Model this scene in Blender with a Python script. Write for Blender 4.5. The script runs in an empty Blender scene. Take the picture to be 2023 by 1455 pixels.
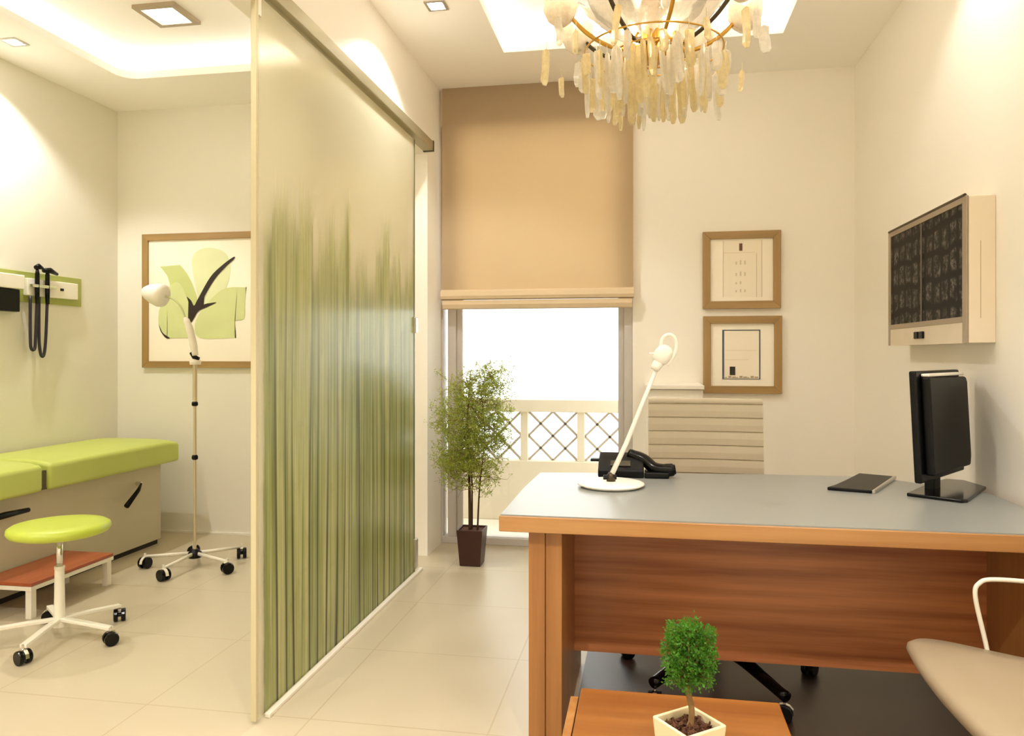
import bpy, bmesh, math, random
from mathutils import Vector, Matrix
random.seed(7)
sc = bpy.context.scene
C = sc.collection
PI = math.pi
R = math.radians

# ------------------------------------------------------------------ camera
F_PX = 1500.0
YAW = R(9.97)
HZ = 700.0
EYE = 1.25
cam_d = bpy.data.cameras.new('camera')
cam = bpy.data.objects.new('camera', cam_d)
C.objects.link(cam)
cam.location = (0, 0, EYE)
cam.rotation_euler = (R(90), 0, YAW)
cam_d.sensor_width = 36.0
cam_d.lens = 36.0 * F_PX / 2023.0
cam_d.shift_y = -(727.5 - HZ) / 2023.0
cam_d.clip_start = 0.02
sc.camera = cam

# ------------------------------------------------------------------ world, exposure
sc.view_settings.view_transform = 'Standard'
sc.view_settings.look = 'None'
sc.view_settings.gamma = 1.0
sc.view_settings.exposure = 2.13
try:
    sc.view_settings.use_curve_mapping = False
except Exception:
    pass
sc.cycles.diffuse_bounces = 8
sc.cycles.max_bounces = 14
w = bpy.data.worlds.new('sky')
sc.world = w
w.use_nodes = True
bg = w.node_tree.nodes['Background']
bg.inputs[0].default_value = (1.0, 1.0, 0.98, 1)
bg.inputs[1].default_value = 0.8

COVE_R, COVE_L, SPOT = 3.6, 2.6, 17.0

def spot(name, loc, power, size=R(95), blend=0.55, col=(1.0, 0.985, 0.94), aim=(0, 0, -1), rad=0.03):
    d = bpy.data.lights.new(name, 'SPOT')
    d.energy = power; d.spot_size = size; d.spot_blend = blend
    d.color = col; d.shadow_soft_size = rad
    o = bpy.data.objects.new(name, d)
    o.location = loc
    o.rotation_euler = Vector(aim).to_track_quat('-Z', 'Y').to_euler()
    C.objects.link(o)
    return o

def area(name, loc, sx, sy, power, col, aim=(0, 0, -1)):
    d = bpy.data.lights.new(name, 'AREA')
    d.shape = 'RECTANGLE'; d.size = sx; d.size_y = sy; d.energy = power; d.color = col
    o = bpy.data.objects.new(name, d)
    o.location = loc
    o.rotation_euler = Vector(aim).to_track_quat('-Z', 'Y').to_euler()
    C.objects.link(o)
    return o

H = 2.98          # main ceiling
HU = 3.13         # raised ceiling inside the coves
XR, XL, YB, YF = 1.24, -3.71, 4.85, -1.3
PX0, PX1 = -1.44, -1.33   # partition thickness
RC = (-0.80, 0.73, 0.9, 4.28)      # office cove opening
LC = (-3.23, -1.85, 0.9, 4.29)     # exam room cove opening

def S(h):
    h = h.lstrip('#')
    def l(c):
        c /= 255.0
        return c / 12.92 if c <= 0.04045 else ((c + 0.055) / 1.055) ** 2.4
    return tuple(l(int(h[i:i + 2], 16)) for i in (0, 2, 4)) + (1.0,)

# ------------------------------------------------------------------ pixel helpers: a ray through the photo, met with a known plane
def ray(px, py):
    u = (px - 1011.5) / F_PX
    v = (HZ - py) / F_PX
    return Vector((-math.sin(YAW) + u * math.cos(YAW), math.cos(YAW) + u * math.sin(YAW), v))
def onY(px, py, Y):
    r = ray(px, py); t = Y / r.y
    return Vector((r.x * t, Y, EYE + r.z * t))
def onX(px, py, X):
    r = ray(px, py); t = X / r.x
    return Vector((X, r.y * t, EYE + r.z * t))
def onZ(px, py, Z):
    r = ray(px, py); t = (Z - EYE) / r.z
    return Vector((r.x * t, r.y * t, Z))

# ------------------------------------------------------------------ materials
class NT:
    def __init__(s, name):
        s.m = bpy.data.materials.new(name); s.m.use_nodes = True
        s.t = s.m.node_tree; s.b = s.t.nodes['Principled BSDF']; s.out = s.t.nodes['Material Output']
    def n(s, typ, **kw):
        nd = s.t.nodes.new(typ)
        for k, v in kw.items(): setattr(nd, k, v)
        return nd
    def l(s, a, b): s.t.links.new(a, b)
    def math(s, op, a, b=None, c=None, clamp=False):
        nd = s.n('ShaderNodeMath', operation=op); nd.use_clamp = clamp
        for i, v in enumerate((a, b, c)):
            if v is None: continue
            if isinstance(v, (int, float)): nd.inputs[i].default_value = v
            else: s.l(v, nd.inputs[i])
        return nd.outputs[0]
    def mix(s, fac, a, b):
        nd = s.n('ShaderNodeMix', data_type='RGBA')
        for sock, v in ((nd.inputs['Factor'], fac), (nd.inputs[6], a), (nd.inputs[7], b)):
            if isinstance(v, (int, float)): sock.default_value = v
            elif isinstance(v, tuple): sock.default_value = v
            else: s.l(v, sock)
        return nd.outputs[2]
    def pos(s):
        return s.n('ShaderNodeNewGeometry').outputs['Position']
    def noise(s, vec, scale, detail=2, rough=0.5):
        nd = s.n('ShaderNodeTexNoise'); s.l(vec, nd.inputs['Vector'])
        nd.inputs['Scale'].default_value = scale; nd.inputs['Detail'].default_value = detail
        nd.inputs['Roughness'].default_value = rough
        return nd.outputs['Fac']
    def mapping(s, vec, scale=(1, 1, 1), loc=(0, 0, 0), rot=(0, 0, 0)):
        nd = s.n('ShaderNodeMapping'); s.l(vec, nd.inputs['Vector'])
        nd.inputs['Scale'].default_value = scale; nd.inputs['Location'].default_value = loc
        nd.inputs['Rotation'].default_value = rot
        return nd.outputs[0]
    def bump(s, h, strength, dist=0.01):
        nd = s.n('ShaderNodeBump'); nd.inputs['Strength'].default_value = strength
        nd.inputs['Distance'].default_value = dist; s.l(h, nd.inputs['Height'])
        s.l(nd.outputs[0], s.b.inputs['Normal'])

def shade(c, k): return tuple(min(1, x * k) for x in c[:3]) + (1.0,)

def mat(name, col, rough=0.5, metal=0.0, var=0.06, scale=8.0, bump=0.0, bscale=60.0, spec=0.5, coat=0.0):
    s = NT(name)
    p = s.pos()
    f = s.noise(p, scale, 3)
    s.l(s.mix(f, shade(col, 1 - var), shade(col, 1 + var)), s.b.inputs['Base Color'])
    s.b.inputs['Roughness'].default_value = rough
    s.b.inputs['Metallic'].default_value = metal
    s.b.inputs['Specular IOR Level'].default_value = spec
    s.b.inputs['Coat Weight'].default_value = coat
    if bump: s.bump(s.noise(p, bscale, 3), bump, 0.002)
    return s.m

def wood(name, dark, light, axis='X', rough=0.35, gs=1.0):
    s = NT(name)
    tc = s.n('ShaderNodeTexCoord').outputs['Object']
    sc_ = {'X': (1.2, 30, 30), 'Y': (30, 1.2, 30), 'Z': (30, 30, 1.2)}[axis]
    sc_ = tuple(v * gs for v in sc_)
    g1 = s.noise(s.mapping(tc, sc_), 1.0, 4, 0.6)
    sc2 = {'X': (0.7, 9, 9), 'Y': (9, 0.7, 9), 'Z': (9, 9, 0.7)}[axis]
    g2 = s.noise(s.mapping(tc, sc2), 1.0, 2)
    g = s.math('ADD', s.math('MULTIPLY', g1, 0.6), s.math('MULTIPLY', g2, 0.5))
    g = s.math('MULTIPLY_ADD', s.math('SUBTRACT', g, 0.55), 2.6, 0.5, clamp=True)
    s.l(s.mix(g, dark, light), s.b.inputs['Base Color'])
    s.b.inputs['Roughness'].default_value = rough
    s.b.inputs['Coat Weight'].default_value = 0.15
    s.b.inputs['Coat Roughness'].default_value = 0.25
    s.bump(g1, 0.05, 0.002)
    return s.m

def emit(name, col, strength):
    s = NT(name)
    s.b.inputs['Base Color'].default_value = (0.8, 0.8, 0.8, 1)
    s.b.inputs['Emission Color'].default_value = col
    s.b.inputs['Emission Strength'].default_value = strength
    return s.m

WALL = mat('wall_paint', S('#f3eee4'), 0.65, var=0.015, scale=1.5, bump=0.05, bscale=180)
WALL_EX = mat('exam_wall_paint', S('#eae6da'), 0.65, var=0.015, scale=1.5, bump=0.05, bscale=180)
CEIL = mat('ceiling_paint', S('#faf6f0'), 0.75, var=0.01, scale=1.5)
WHITE = mat('white_lacquer', S('#f4efe4'), 0.35, var=0.02)
CREAM = mat('cream_leather', S('#a39278'), 0.45, var=0.03, bump=0.1, bscale=250)
CHAIRW = mat('white_ribbed_leather', S('#bcaf96'), 0.5, var=0.03, bump=0.05, bscale=200)
BLACK = mat('black_plastic', S('#060505'), 0.4, var=0.2, spec=0.25)
BLACKG = mat('black_gloss', S('#050404'), 0.15, var=0.2, spec=0.3)
CHROME = mat('polished_chrome', (0.75, 0.73, 0.70, 1), 0.15, 1.0)
SATIN = mat('satin_metal', (0.62, 0.60, 0.56, 1), 0.35, 1.0)
WMETAL = mat('white_metal', S('#e9e2d2'), 0.35, var=0.03)
GREEN = mat('green_vinyl', S('#bfca66'), 0.45, var=0.04, bump=0.05, bscale=300)
GREEN2 = mat('lime_vinyl', S('#bccb48'), 0.4, var=0.04)
GREENR = mat('green_rail_paint', S('#a3aa58'), 0.4, var=0.06)
TRACK = mat('track_metal', S('#a39a7c'), 0.35, 0.6, var=0.05)
FRAMEG = mat('grey_window_frame', S('#c6bfba'), 0.45, var=0.03)
BLIND = mat('peach_blind_fabric', S('#d6c09e'), 0.85, var=0.03, scale=3, bump=0.15, bscale=500)
BLIND_EX = mat('beige_blind_fabric', S('#cfc09a'), 0.85, var=0.03, scale=3, bump=0.15, bscale=500)
OAK = wood('light_oak_frame', S('#917242'), S('#b08e58'), 'X', 0.4)
OAKV = wood('light_oak_frame_upright', S('#917242'), S('#b08e58'), 'Z', 0.4)
MAT_ = mat('white_mat_board', S('#fbf3e2'), 0.7, var=0.01)
PAPER = mat('paper', S('#f6ecd8'), 0.7, var=0.01)
DESKW = wood('desk_cherry', S('#96622f'), S('#b98a54'), 'X', 0.32)
DESKV = wood('desk_cherry_upright', S('#94602e'), S('#b27e46'), 'Z', 0.32)
PANELW = wood('desk_dark_panel', S('#8f4e2a'), S('#d88f5a'), 'X', 0.3)
TABLEW = wood('table_cherry', S('#7a4214'), S('#9a6228'), 'X', 0.3)
STEPW = wood('step_top_wood', S('#96451f'), S('#b5643a'), 'Y', 0.4)
DESKTOP = mat('grey_white_laminate', S('#8d8f8b'), 0.3, var=0.015, scale=3)
TERRA = mat('dark_plum_pot', S('#3d1c16'), 0.4, var=0.15)
SOIL = mat('bark_soil', S('#5a3620'), 0.9, var=0.5, scale=80, bump=0.8, bscale=90)
BARK = mat('brown_bark', S('#4a3320'), 0.85, var=0.3, scale=60, bump=0.5, bscale=90)
BARKL = mat('light_bark', S('#86663c'), 0.85, var=0.3, scale=60, bump=0.5, bscale=90)
GOLD = mat('aged_gold', S('#c79a45'), 0.3, 0.9, var=0.15, scale=30)
DARKM = mat('dark_bronze', S('#4c4030'), 0.4, 0.7)
BASEG = mat('exam_base_laminate', S('#c6bda4'), 0.5, var=0.03)
TOE = mat('dark_toe_kick', S('#1e1812'), 0.6)
DESKSHADE = mat('under_desk_shade', S('#33211a'), 0.35, var=0.08, scale=5)  # dark brown that stands in for shade on the floor

def leafmat(name, a, b):
    s = NT(name)
    f = s.noise(s.pos(), 45, 2)
    s.l(s.mix(s.math('MULTIPLY_ADD', s.math('SUBTRACT', f, 0.5), 3.0, 0.5, clamp=True), a, b), s.b.inputs['Base Color'])
    s.b.inputs['Roughness'].default_value = 0.5
    tr = s.n('ShaderNodeBsdfTranslucent'); tr.inputs[0].default_value = b
    mx = s.n('ShaderNodeMixShader'); mx.inputs[0].default_value = 0.45
    s.l(s.b.outputs[0], mx.inputs[1]); s.l(tr.outputs[0], mx.inputs[2]); s.l(mx.outputs[0], s.out.inputs[0])
    return s.m
LEAF_A = leafmat('olive_leaves', S('#5c6e1a'), S('#bccb52'))
LEAF_B = leafmat('bright_green_leaves', S('#1f5a10'), S('#64a02a'))

def floor_shading():
    s = NT('beige_porcelain_tiles')
    p = s.pos()
    sep = s.n('ShaderNodeSeparateXYZ'); s.l(p, sep.inputs[0])
    T = 0.62
    def grout(c, off):
        a = s.math('FRACT', s.math('DIVIDE', s.math('ADD', c, off + 20 * T), T))
        d = s.math('ABSOLUTE', s.math('SUBTRACT', a, 0.5))
        return s.math('GREATER_THAN', d, 0.5 - 0.0032 / T)
    g = s.math('MAXIMUM', grout(sep.outputs[0], 1.13), grout(sep.outputs[1], -3.06))
    n1 = s.noise(p, 1.3, 3, 0.5)
    n2 = s.noise(p, 12, 3)
    base = s.mix(n1, S('#bcae92'), S('#c8bca4'))
    base = s.mix(s.math('MULTIPLY', n2, 0.15), base, S('#c2b59a'))
    s.l(s.mix(s.math('MULTIPLY', g, 0.55), base, S('#a8956f')), s.b.inputs['Base Color'])
    s.l(s.math('MULTIPLY_ADD', n1, 0.06, 0.26), s.b.inputs['Roughness'])
    s.b.inputs['Specular IOR Level'].default_value = 0.45
    s.bump(s.math('MULTIPLY', g, -1.0), 0.25, 0.001)
    return s.m
FLOOR = floor_shading()

def glass_print():
    s = NT('frosted_glass_bamboo_print')
    p = s.pos()
    sep = s.n('ShaderNodeSeparateXYZ'); s.l(p, sep.inputs[0])
    Y, Z = sep.outputs[1], sep.outputs[2]
    def vec(a, b):
        c = s.n('ShaderNodeCombineXYZ'); s.l(a, c.inputs[0]); s.l(b, c.inputs[1]); return c.outputs[0]
    warp = s.noise(vec(s.math('MULTIPLY', Y, 7.0), s.math('MULTIPLY', Z, 0.25)), 1.0, 1)
    cell = s.math('ADD', s.math('MULTIPLY', Y, 11.5), s.math('MULTIPLY', warp, 2.2))
    fr = s.math('FRACT', cell); fl = s.math('FLOOR', cell)
    wn = s.n('ShaderNodeTexWhiteNoise', noise_dimensions='1D'); s.l(fl, wn.inputs['W']); rnd = wn.outputs['Value']
    edge = s.math('ABSOLUTE', s.math('SUBTRACT', fr, 0.5))
    dark = s.math('MULTIPLY', s.math('SUBTRACT', edge, 0.37), 9.0, clamp=True)
    roundn = s.math('MULTIPLY', edge, 0.9)
    streak = s.noise(vec(s.math('MULTIPLY', Y, 48.0), s.math('MULTIPLY', Z, 1.0)), 1.0, 5, 0.65)
    streak2 = s.noise(vec(s.math('MULTIPLY', Y, 26.0), s.math('MULTIPLY', Z, 0.5)), 1.0, 3, 0.6)
    mott = s.noise(vec(s.math('MULTIPLY', Y, 9.0), s.math('MULTIPLY', Z, 5.0)), 1.0, 6, 0.7)
    ca = s.mix(rnd, S('#7d8a34'), S('#c0c07c'))
    ca = s.mix(s.math('MULTIPLY_ADD', s.math('SUBTRACT', streak, 0.5), 2.2, 0.35, clamp=True), ca, S('#dfdfae'))
    ca = s.mix(s.math('MULTIPLY', s.math('SUBTRACT', 0.52, streak2), 4.0, clamp=True), ca, S('#6b7a28'))
    ca = s.mix(s.math('MULTIPLY', s.math('SUBTRACT', mott, 0.52), 1.6, clamp=True), ca, S('#8a8438'))
    low = s.math('MULTIPLY_ADD', Z, -0.6, 1.25, clamp=True)
    ca = s.mix(s.math('MULTIPLY', s.math('MULTIPLY', dark, low), 0.95, clamp=True), ca, S('#2a2408'))
    # the blades end at ragged heights and thin out upwards
    h = s.math('ADD', s.math('MULTIPLY_ADD', rnd, 0.40, 1.24), s.math('MULTIPLY', streak, 0.75))
    dz_ = s.math('SUBTRACT', h, Z)
    body = s.math('MULTIPLY_ADD', s.math('MULTIPLY', dz_, 1.6, clamp=True), 0.55, 0.45)
    mask = s.math('MULTIPLY', s.math('MULTIPLY', dz_, 5.0, clamp=True), body, clamp=True)
    margin = s.math('MULTIPLY', s.math('SUBTRACT', s.math('ADD', Y, s.math('MULTIPLY', mott, 0.03)), 2.435), 40.0, clamp=True)
    mask = s.math('MULTIPLY', mask, margin)
    s.l(s.mix(s.math('MULTIPLY', mask, 0.85), S('#f0ecd8'), ca), s.b.inputs['Base Color'])
    s.b.inputs['Roughness'].default_value = 0.16
    s.b.inputs['Transmission Weight'].default_value = 0.68
    s.b.inputs['IOR'].default_value = 1.15
    ca = s.mix(s.math('MULTIPLY', mask, 2.5, clamp=True), S('#d8cfae'), ca)
    df = s.n('ShaderNodeBsdfPrincipled'); s.l(ca, df.inputs['Base Color']); df.inputs['Roughness'].default_value = 0.3
    tr = s.n('ShaderNodeBsdfTranslucent'); s.l(ca, tr.inputs[0])
    m1 = s.n('ShaderNodeMixShader'); m1.inputs[0].default_value = 0.35
    s.l(df.outputs[0], m1.inputs[1]); s.l(tr.outputs[0], m1.inputs[2])
    m2 = s.n('ShaderNodeMixShader'); s.l(s.math('MULTIPLY_ADD', mask, 0.68, 0.14), m2.inputs[0])
    s.l(s.b.outputs[0], m2.inputs[1]); s.l(m1.outputs[0], m2.inputs[2])
    s.l(m2.outputs[0], s.out.inputs[0])
    return s.m
GLASSP = glass_print()

def pane_mat():
    s = NT('clear_window_glass')
    tr = s.n('ShaderNodeBsdfTransparent'); tr.inputs[0].default_value = (0.97, 0.98, 0.97, 1)
    gl = s.n('ShaderNodeBsdfGlossy'); gl.inputs['Roughness'].default_value = 0.02
    fn = s.n('ShaderNodeFresnel'); fn.inputs[0].default_value = 1.4
    mx = s.n('ShaderNodeMixShader')
    s.l(fn.outputs[0], mx.inputs[0]); s.l(tr.outputs[0], mx.inputs[1]); s.l(gl.outputs[0], mx.inputs[2])
    s.l(mx.outputs[0], s.out.inputs[0])
    return s.m
PANE = pane_mat()

def crystal_mat(name, col, tw):
    s = NT(name)
    f = s.noise(s.pos(), 55, 4, 0.7)
    s.l(s.mix(s.math('MULTIPLY_ADD', s.math('SUBTRACT', f, 0.5), 3.5, 0.5, clamp=True), shade(col, 0.6), shade(col, 1.06)), s.b.inputs['Base Color'])
    s.b.inputs['Roughness'].default_value = 0.12
    s.b.inputs['Transmission Weight'].default_value = tw
    s.b.inputs['IOR'].default_value = 1.35
    s.bump(f, 0.5, 0.005)
    tr = s.n('ShaderNodeBsdfTranslucent'); tr.inputs[0].default_value = col
    mx = s.n('ShaderNodeMixShader'); mx.inputs[0].default_value = 0.35
    s.l(s.b.outputs[0], mx.inputs[1]); s.l(tr.outputs[0], mx.inputs[2]); s.l(mx.outputs[0], s.out.inputs[0])
    return s.m
CRYST = crystal_mat('rock_crystal', S('#fffaf0'), 0.75)
CRYSTA = crystal_mat('amber_crystal', S('#fdf0cc'), 0.65)
CRYSTG = crystal_mat('smoky_glass', S('#e6ddcc'), 0.6)

def xray_mat():
    s = NT('dark_scan_film')
    tc = s.n('ShaderNodeNewGeometry').outputs['Position']
    sep = s.n('ShaderNodeSeparateXYZ'); s.l(tc, sep.inputs[0])
    wv = s.noise(tc, 9, 2)
    y = s.math('ADD', s.math('MULTIPLY', sep.outputs[1], 12.0), s.math('MULTIPLY', wv, 0.5))
    z = s.math('ADD', s.math('MULTIPLY', sep.outputs[2], 9.5), s.math('MULTIPLY', wv, 0.6))
    def cell(a):
        f = s.math('ABSOLUTE', s.math('SUBTRACT', s.math('FRACT', a), 0.5))
        return s.math('MULTIPLY', s.math('SUBTRACT', 0.40, f), 12.0, clamp=True)
    m = s.math('MULTIPLY', cell(y), cell(z))
    n = s.noise(tc, 60, 6, 0.75)
    n = s.math('MULTIPLY_ADD', s.math('SUBTRACT', n, 0.5), 3.6, 0.3, clamp=True)
    big = s.noise(tc, 22, 3, 0.6)
    n = s.math('MULTIPLY', n, s.math('MULTIPLY_ADD', s.math('SUBTRACT', big, 0.45), 4.0, 0.4, clamp=True))
    s.l(s.mix(s.math('MULTIPLY', m, n), S('#050302'), S('#8a8276')), s.b.inputs['Base Color'])
    s.b.inputs['Roughness'].default_value = 0.5
    s.b.inputs['Specular IOR Level'].default_value = 0.15
    return s.m
XRAY = xray_mat()

# ------------------------------------------------------------------ mesh helpers
def tag(o, label=None, cat=None, group=None, kind=None):
    if label: o['label'] = label
    if cat: o['category'] = cat
    if group: o['group'] = group
    if kind: o['kind'] = kind
    return o

def thing(name, label, cat, loc, group=None):
    o = bpy.data.objects.new(name, None)
    o.empty_display_size = 0.05
    o.location = loc
    C.objects.link(o)
    return tag(o, label, cat, group)

def root_of(o):
    while o.parent: o = o.parent
    return o

def obj(name, bm, m, parent=None, smooth=False, bevel=0.0, segs=2, subsurf=0, label=None):
    """link bm (built in world coordinates) as one mesh; under a thing its vertices become local to that thing"""
    if parent is not None:
        off = root_of(parent).location
        bmesh.ops.translate(bm, verts=bm.verts[:], vec=-Vector(off))
    bmesh.ops.recalc_face_normals(bm, faces=bm.faces[:])
    me = bpy.data.meshes.new(name)
    bm.to_mesh(me); bm.free()
    me.materials.append(m)
    o = bpy.data.objects.new(name, me)
    C.objects.link(o)
    if parent is not None: o.parent = parent
    if smooth:
        for f in me.polygons: f.use_smooth = True
    if bevel:
        b = o.modifiers.new('bevel', 'BEVEL'); b.width = bevel; b.segments = segs; b.limit_method = 'ANGLE'; b.angle_limit = R(40)
        for f in me.polygons: f.use_smooth = True
        wn = o.modifiers.new('wn', 'WEIGHTED_NORMAL'); wn.keep_sharp = True
    if subsurf:
        b = o.modifiers.new('sub', 'SUBSURF'); b.levels = subsurf; b.render_levels = subsurf
    if label: o['label'] = label
    return o

def solo(name, bm, m, label, cat, group=None, **kw):
    """a one-mesh thing: origin moved to its base centre"""
    vs = bm.verts[:]
    cx = sum(v.co.x for v in vs) / len(vs); cy = sum(v.co.y for v in vs) / len(vs); cz = min(v.co.z for v in vs)
    bmesh.ops.translate(bm, verts=vs, vec=(-cx, -cy, -cz))
    o = obj(name, bm, m, None, **kw)
    o.location = (cx, cy, cz)
    return tag(o, label, cat, group)

def struct(name, bm, m, **kw):
    o = obj(name, bm, m, None, **kw); o['kind'] = 'structure'
    return o

def B(): return bmesh.new()

def box(bm, x0, x1, y0, y1, z0, z1):
    vs = [bm.verts.new((x, y, z)) for x in (x0, x1) for y in (y0, y1) for z in (z0, z1)]
    for f in ((0, 1, 3, 2), (4, 6, 7, 5), (0, 4, 5, 1), (2, 3, 7, 6), (0, 2, 6, 4), (1, 5, 7, 3)):
        bm.faces.new([vs[i] for i in f])
    return bm

def obox(bm, c, ax, ay, az, hx, hy, hz):
    c = Vector(c); ax = Vector(ax).normalized(); ay = Vector(ay).normalized(); az = Vector(az).normalized()
    vs = [bm.verts.new(c + ax * hx * i + ay * hy * j + az * hz * k) for i in (-1, 1) for j in (-1, 1) for k in (-1, 1)]
    for f in ((0, 1, 3, 2), (4, 6, 7, 5), (0, 4, 5, 1), (2, 3, 7, 6), (0, 2, 6, 4), (1, 5, 7, 3)):
        bm.faces.new([vs[i] for i in f])
    return bm

def prism(bm, pts, d):
    d = Vector(d)
    a = [bm.verts.new(Vector(p)) for p in pts]; b = [bm.verts.new(Vector(p) + d) for p in pts]
    n = len(a)
    bm.faces.new(a); bm.faces.new(b[::-1])
    for i in range(n): bm.faces.new((a[i], a[(i + 1) % n], b[(i + 1) % n], b[i]))
    return bm

def lathe(bm, c, prof, seg=32, axis=(0, 0, 1), sx=1.0, sy=1.0):
    """prof: (radius, height) from the centre along axis"""
    q = Vector((0, 0, 1)).rotation_difference(Vector(axis).normalized())
    c = Vector(c); rings = []
    for r, z in prof:
        if r < 1e-6: rings.append([bm.verts.new(c + q @ Vector((0, 0, z)))])
        else: rings.append([bm.verts.new(c + q @ Vector((r * sx * math.cos(2 * PI * i / seg), r * sy * math.sin(2 * PI * i / seg), z))) for i in range(seg)])
    for a, b in zip(rings, rings[1:]):
        for i in range(seg):
            j = (i + 1) % seg
            if len(a) == 1 and len(b) == 1: continue
            if len(a) == 1: bm.faces.new((a[0], b[i], b[j]))
            elif len(b) == 1: bm.faces.new((a[i], a[j], b[0]))
            else: bm.faces.new((a[i], a[j], b[j], b[i]))
    if len(rings[0]) > 1: bm.faces.new(rings[0][::-1])
    if len(rings[-1]) > 1: bm.faces.new(rings[-1])
    return bm

def tube(bm, pts, r, seg=10, closed=False):
    pts = [Vector(p) for p in pts]; n = len(pts)
    rr = r if isinstance(r, (list, tuple)) else [r] * n
    rings = []; up = Vector((0, 0, 1)); nrm = None
    for i, p in enumerate(pts):
        if closed: t = pts[(i + 1) % n] - pts[i - 1]
        else: t = pts[min(i + 1, n - 1)] - pts[max(i - 1, 0)]
        t.normalize()
        if nrm is None:
            nrm = t.cross(up) if abs(t.dot(up)) < 0.95 else t.cross(Vector((1, 0, 0)))
        nrm = (nrm - t * nrm.dot(t)).normalized(); bn = t.cross(nrm)
        rings.append([bm.verts.new(p + (nrm * math.cos(2 * PI * k / seg) + bn * math.sin(2 * PI * k / seg)) * rr[i]) for k in range(seg)])
    m = n if closed else n - 1
    for i in range(m):
        a, b = rings[i], rings[(i + 1) % n]
        for k in range(seg):
            j = (k + 1) % seg
            bm.faces.new((a[k], a[j], b[j], b[k]))
    if not closed:
        bm.faces.new(rings[0][::-1]); bm.faces.new(rings[-1])
    return bm

def smooth_path(pts, n=8):
    pts = [Vector(p) for p in pts]; P = [pts[0]] + pts + [pts[-1]]; out = []
    for i in range(1, len(P) - 2):
        for k in range(n):
            t = k / n
            a, b, c, d = P[i - 1], P[i], P[i + 1], P[i + 2]
            out.append(0.5 * ((2 * b) + (c - a) * t + (2 * a - 5 * b + 4 * c - d) * t * t + (3 * b - a - 3 * c + d) * t ** 3))
    out.append(pts[-1])
    return out

# ------------------------------------------------------------------ the room
struct('floor', box(B(), XL - 0.15, XR + 0.15, YF - 0.15, YB + 0.16, -0.1, 0), FLOOR)
struct('wall_right', box(B(), XR, XR + 0.15, YF, YB + 0.15, 0, HU), WALL)
struct('wall_left', box(B(), XL - 0.15, XL, YF, YB + 0.15, 0, HU), WALL_EX)
struct('wall_front', box(B(), XL, XR, YF - 0.15, YF, 0, HU), WALL)
# back wall, office side: solid right of the tall window
W1 = (-1.33, -0.08, 0.0, 2.75)
W2 = (-2.25, -1.46, 0.0, 2.55)
bm = B()
box(bm, W1[1], XR, YB, YB + 0.15, 0, HU)
box(bm, W1[0], W1[1], YB, YB + 0.15, W1[3], HU)
struct('wall_back', bm, WALL)
bm = B()
box(bm, XL, W2[0], YB, YB + 0.15, 0, HU)
box(bm, W2[0], W2[1], YB, YB + 0.15, W2[3], HU)
box(bm, W2[1], W1[0], YB, YB + 0.15, 0, HU)
struct('wall_back', bm, WALL_EX)
# partition: a stub beside the window and a header carrying the sliding glass
HB = 2.49
bm = B()
box(bm, PX0, PX1, 4.54, YB, 0, HU)
box(bm, PX0, PX1, YF, 4.54, HB, HU)
struct('wall_partition', bm, WALL)
# ceilings
def ceiling_ring(x0, x1, hole, fillet=0.0):
    bm = B(); a, b, c, d = hole; z0, z1 = H, H + 0.045
    box(bm, x0, a, YF, YB, z0, z1); box(bm, b, x1, YF, YB, z0, z1)
    box(bm, a, b, YF, c, z0, z1); box(bm, a, b, d, YB, z0, z1)
    if fillet:
        for cx, cy, sx, sy in ((a, d, 1, -1), (b, d, -1, -1), (a, c, 1, 1), (b, c, -1, 1)):
            pts = [(cx, cy, z0)]
            o = Vector((cx + sx * fillet, cy + sy * fillet))
            for k in range(7):
                t = k / 6 * PI / 2
                pts.append((o.x - sx * fillet * math.sin(t), o.y - sy * fillet * math.cos(t), z0))
            prism(bm, pts, (0, 0, z1 - z0))
    return bm
struct('ceiling', ceiling_ring(PX1, XR, RC), CEIL)
struct('ceiling', ceiling_ring(XL, PX0, LC, 0.10), CEIL)
struct('ceiling', box(B(), XL - 0.15, XR + 0.15, YF - 0.15, YB + 0.15, HU, HU + 0.1), CEIL)

LEDW = emit('warm_white_led', (1.0, 0.98, 0.94, 1), COVE_R)
LEDN = emit('neutral_white_led', (1.0, 0.98, 0.94, 1), COVE_L)
def led(hole, m, label):
    a, b, c, d = hole; e = 0.09; z0, z1 = H + 0.047, H + 0.062
    a -= e; b += e; c -= e; d += e; w_ = 0.02
    bm = B()
    box(bm, a, b, d, d + w_, z0, z1); box(bm, a, b, c - w_, c, z0, z1)
    box(bm, a - w_, a, c - w_, d + w_, z0, z1); box(bm, b, b + w_, c - w_, d + w_, z0, z1)
    return solo('led_strip', bm, m, label, 'light strip')
led(RC, LEDW, 'glowing light strip hidden in the ceiling recess above the chandelier')
led(LC, LEDN, 'glowing light strip hidden in the rounded ceiling recess of the exam room')

# baseboards
struct('baseboard_back', box(B(), XL, W2[0], YB - 0.012, YB, 0, 0.012), WALL_EX)

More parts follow.
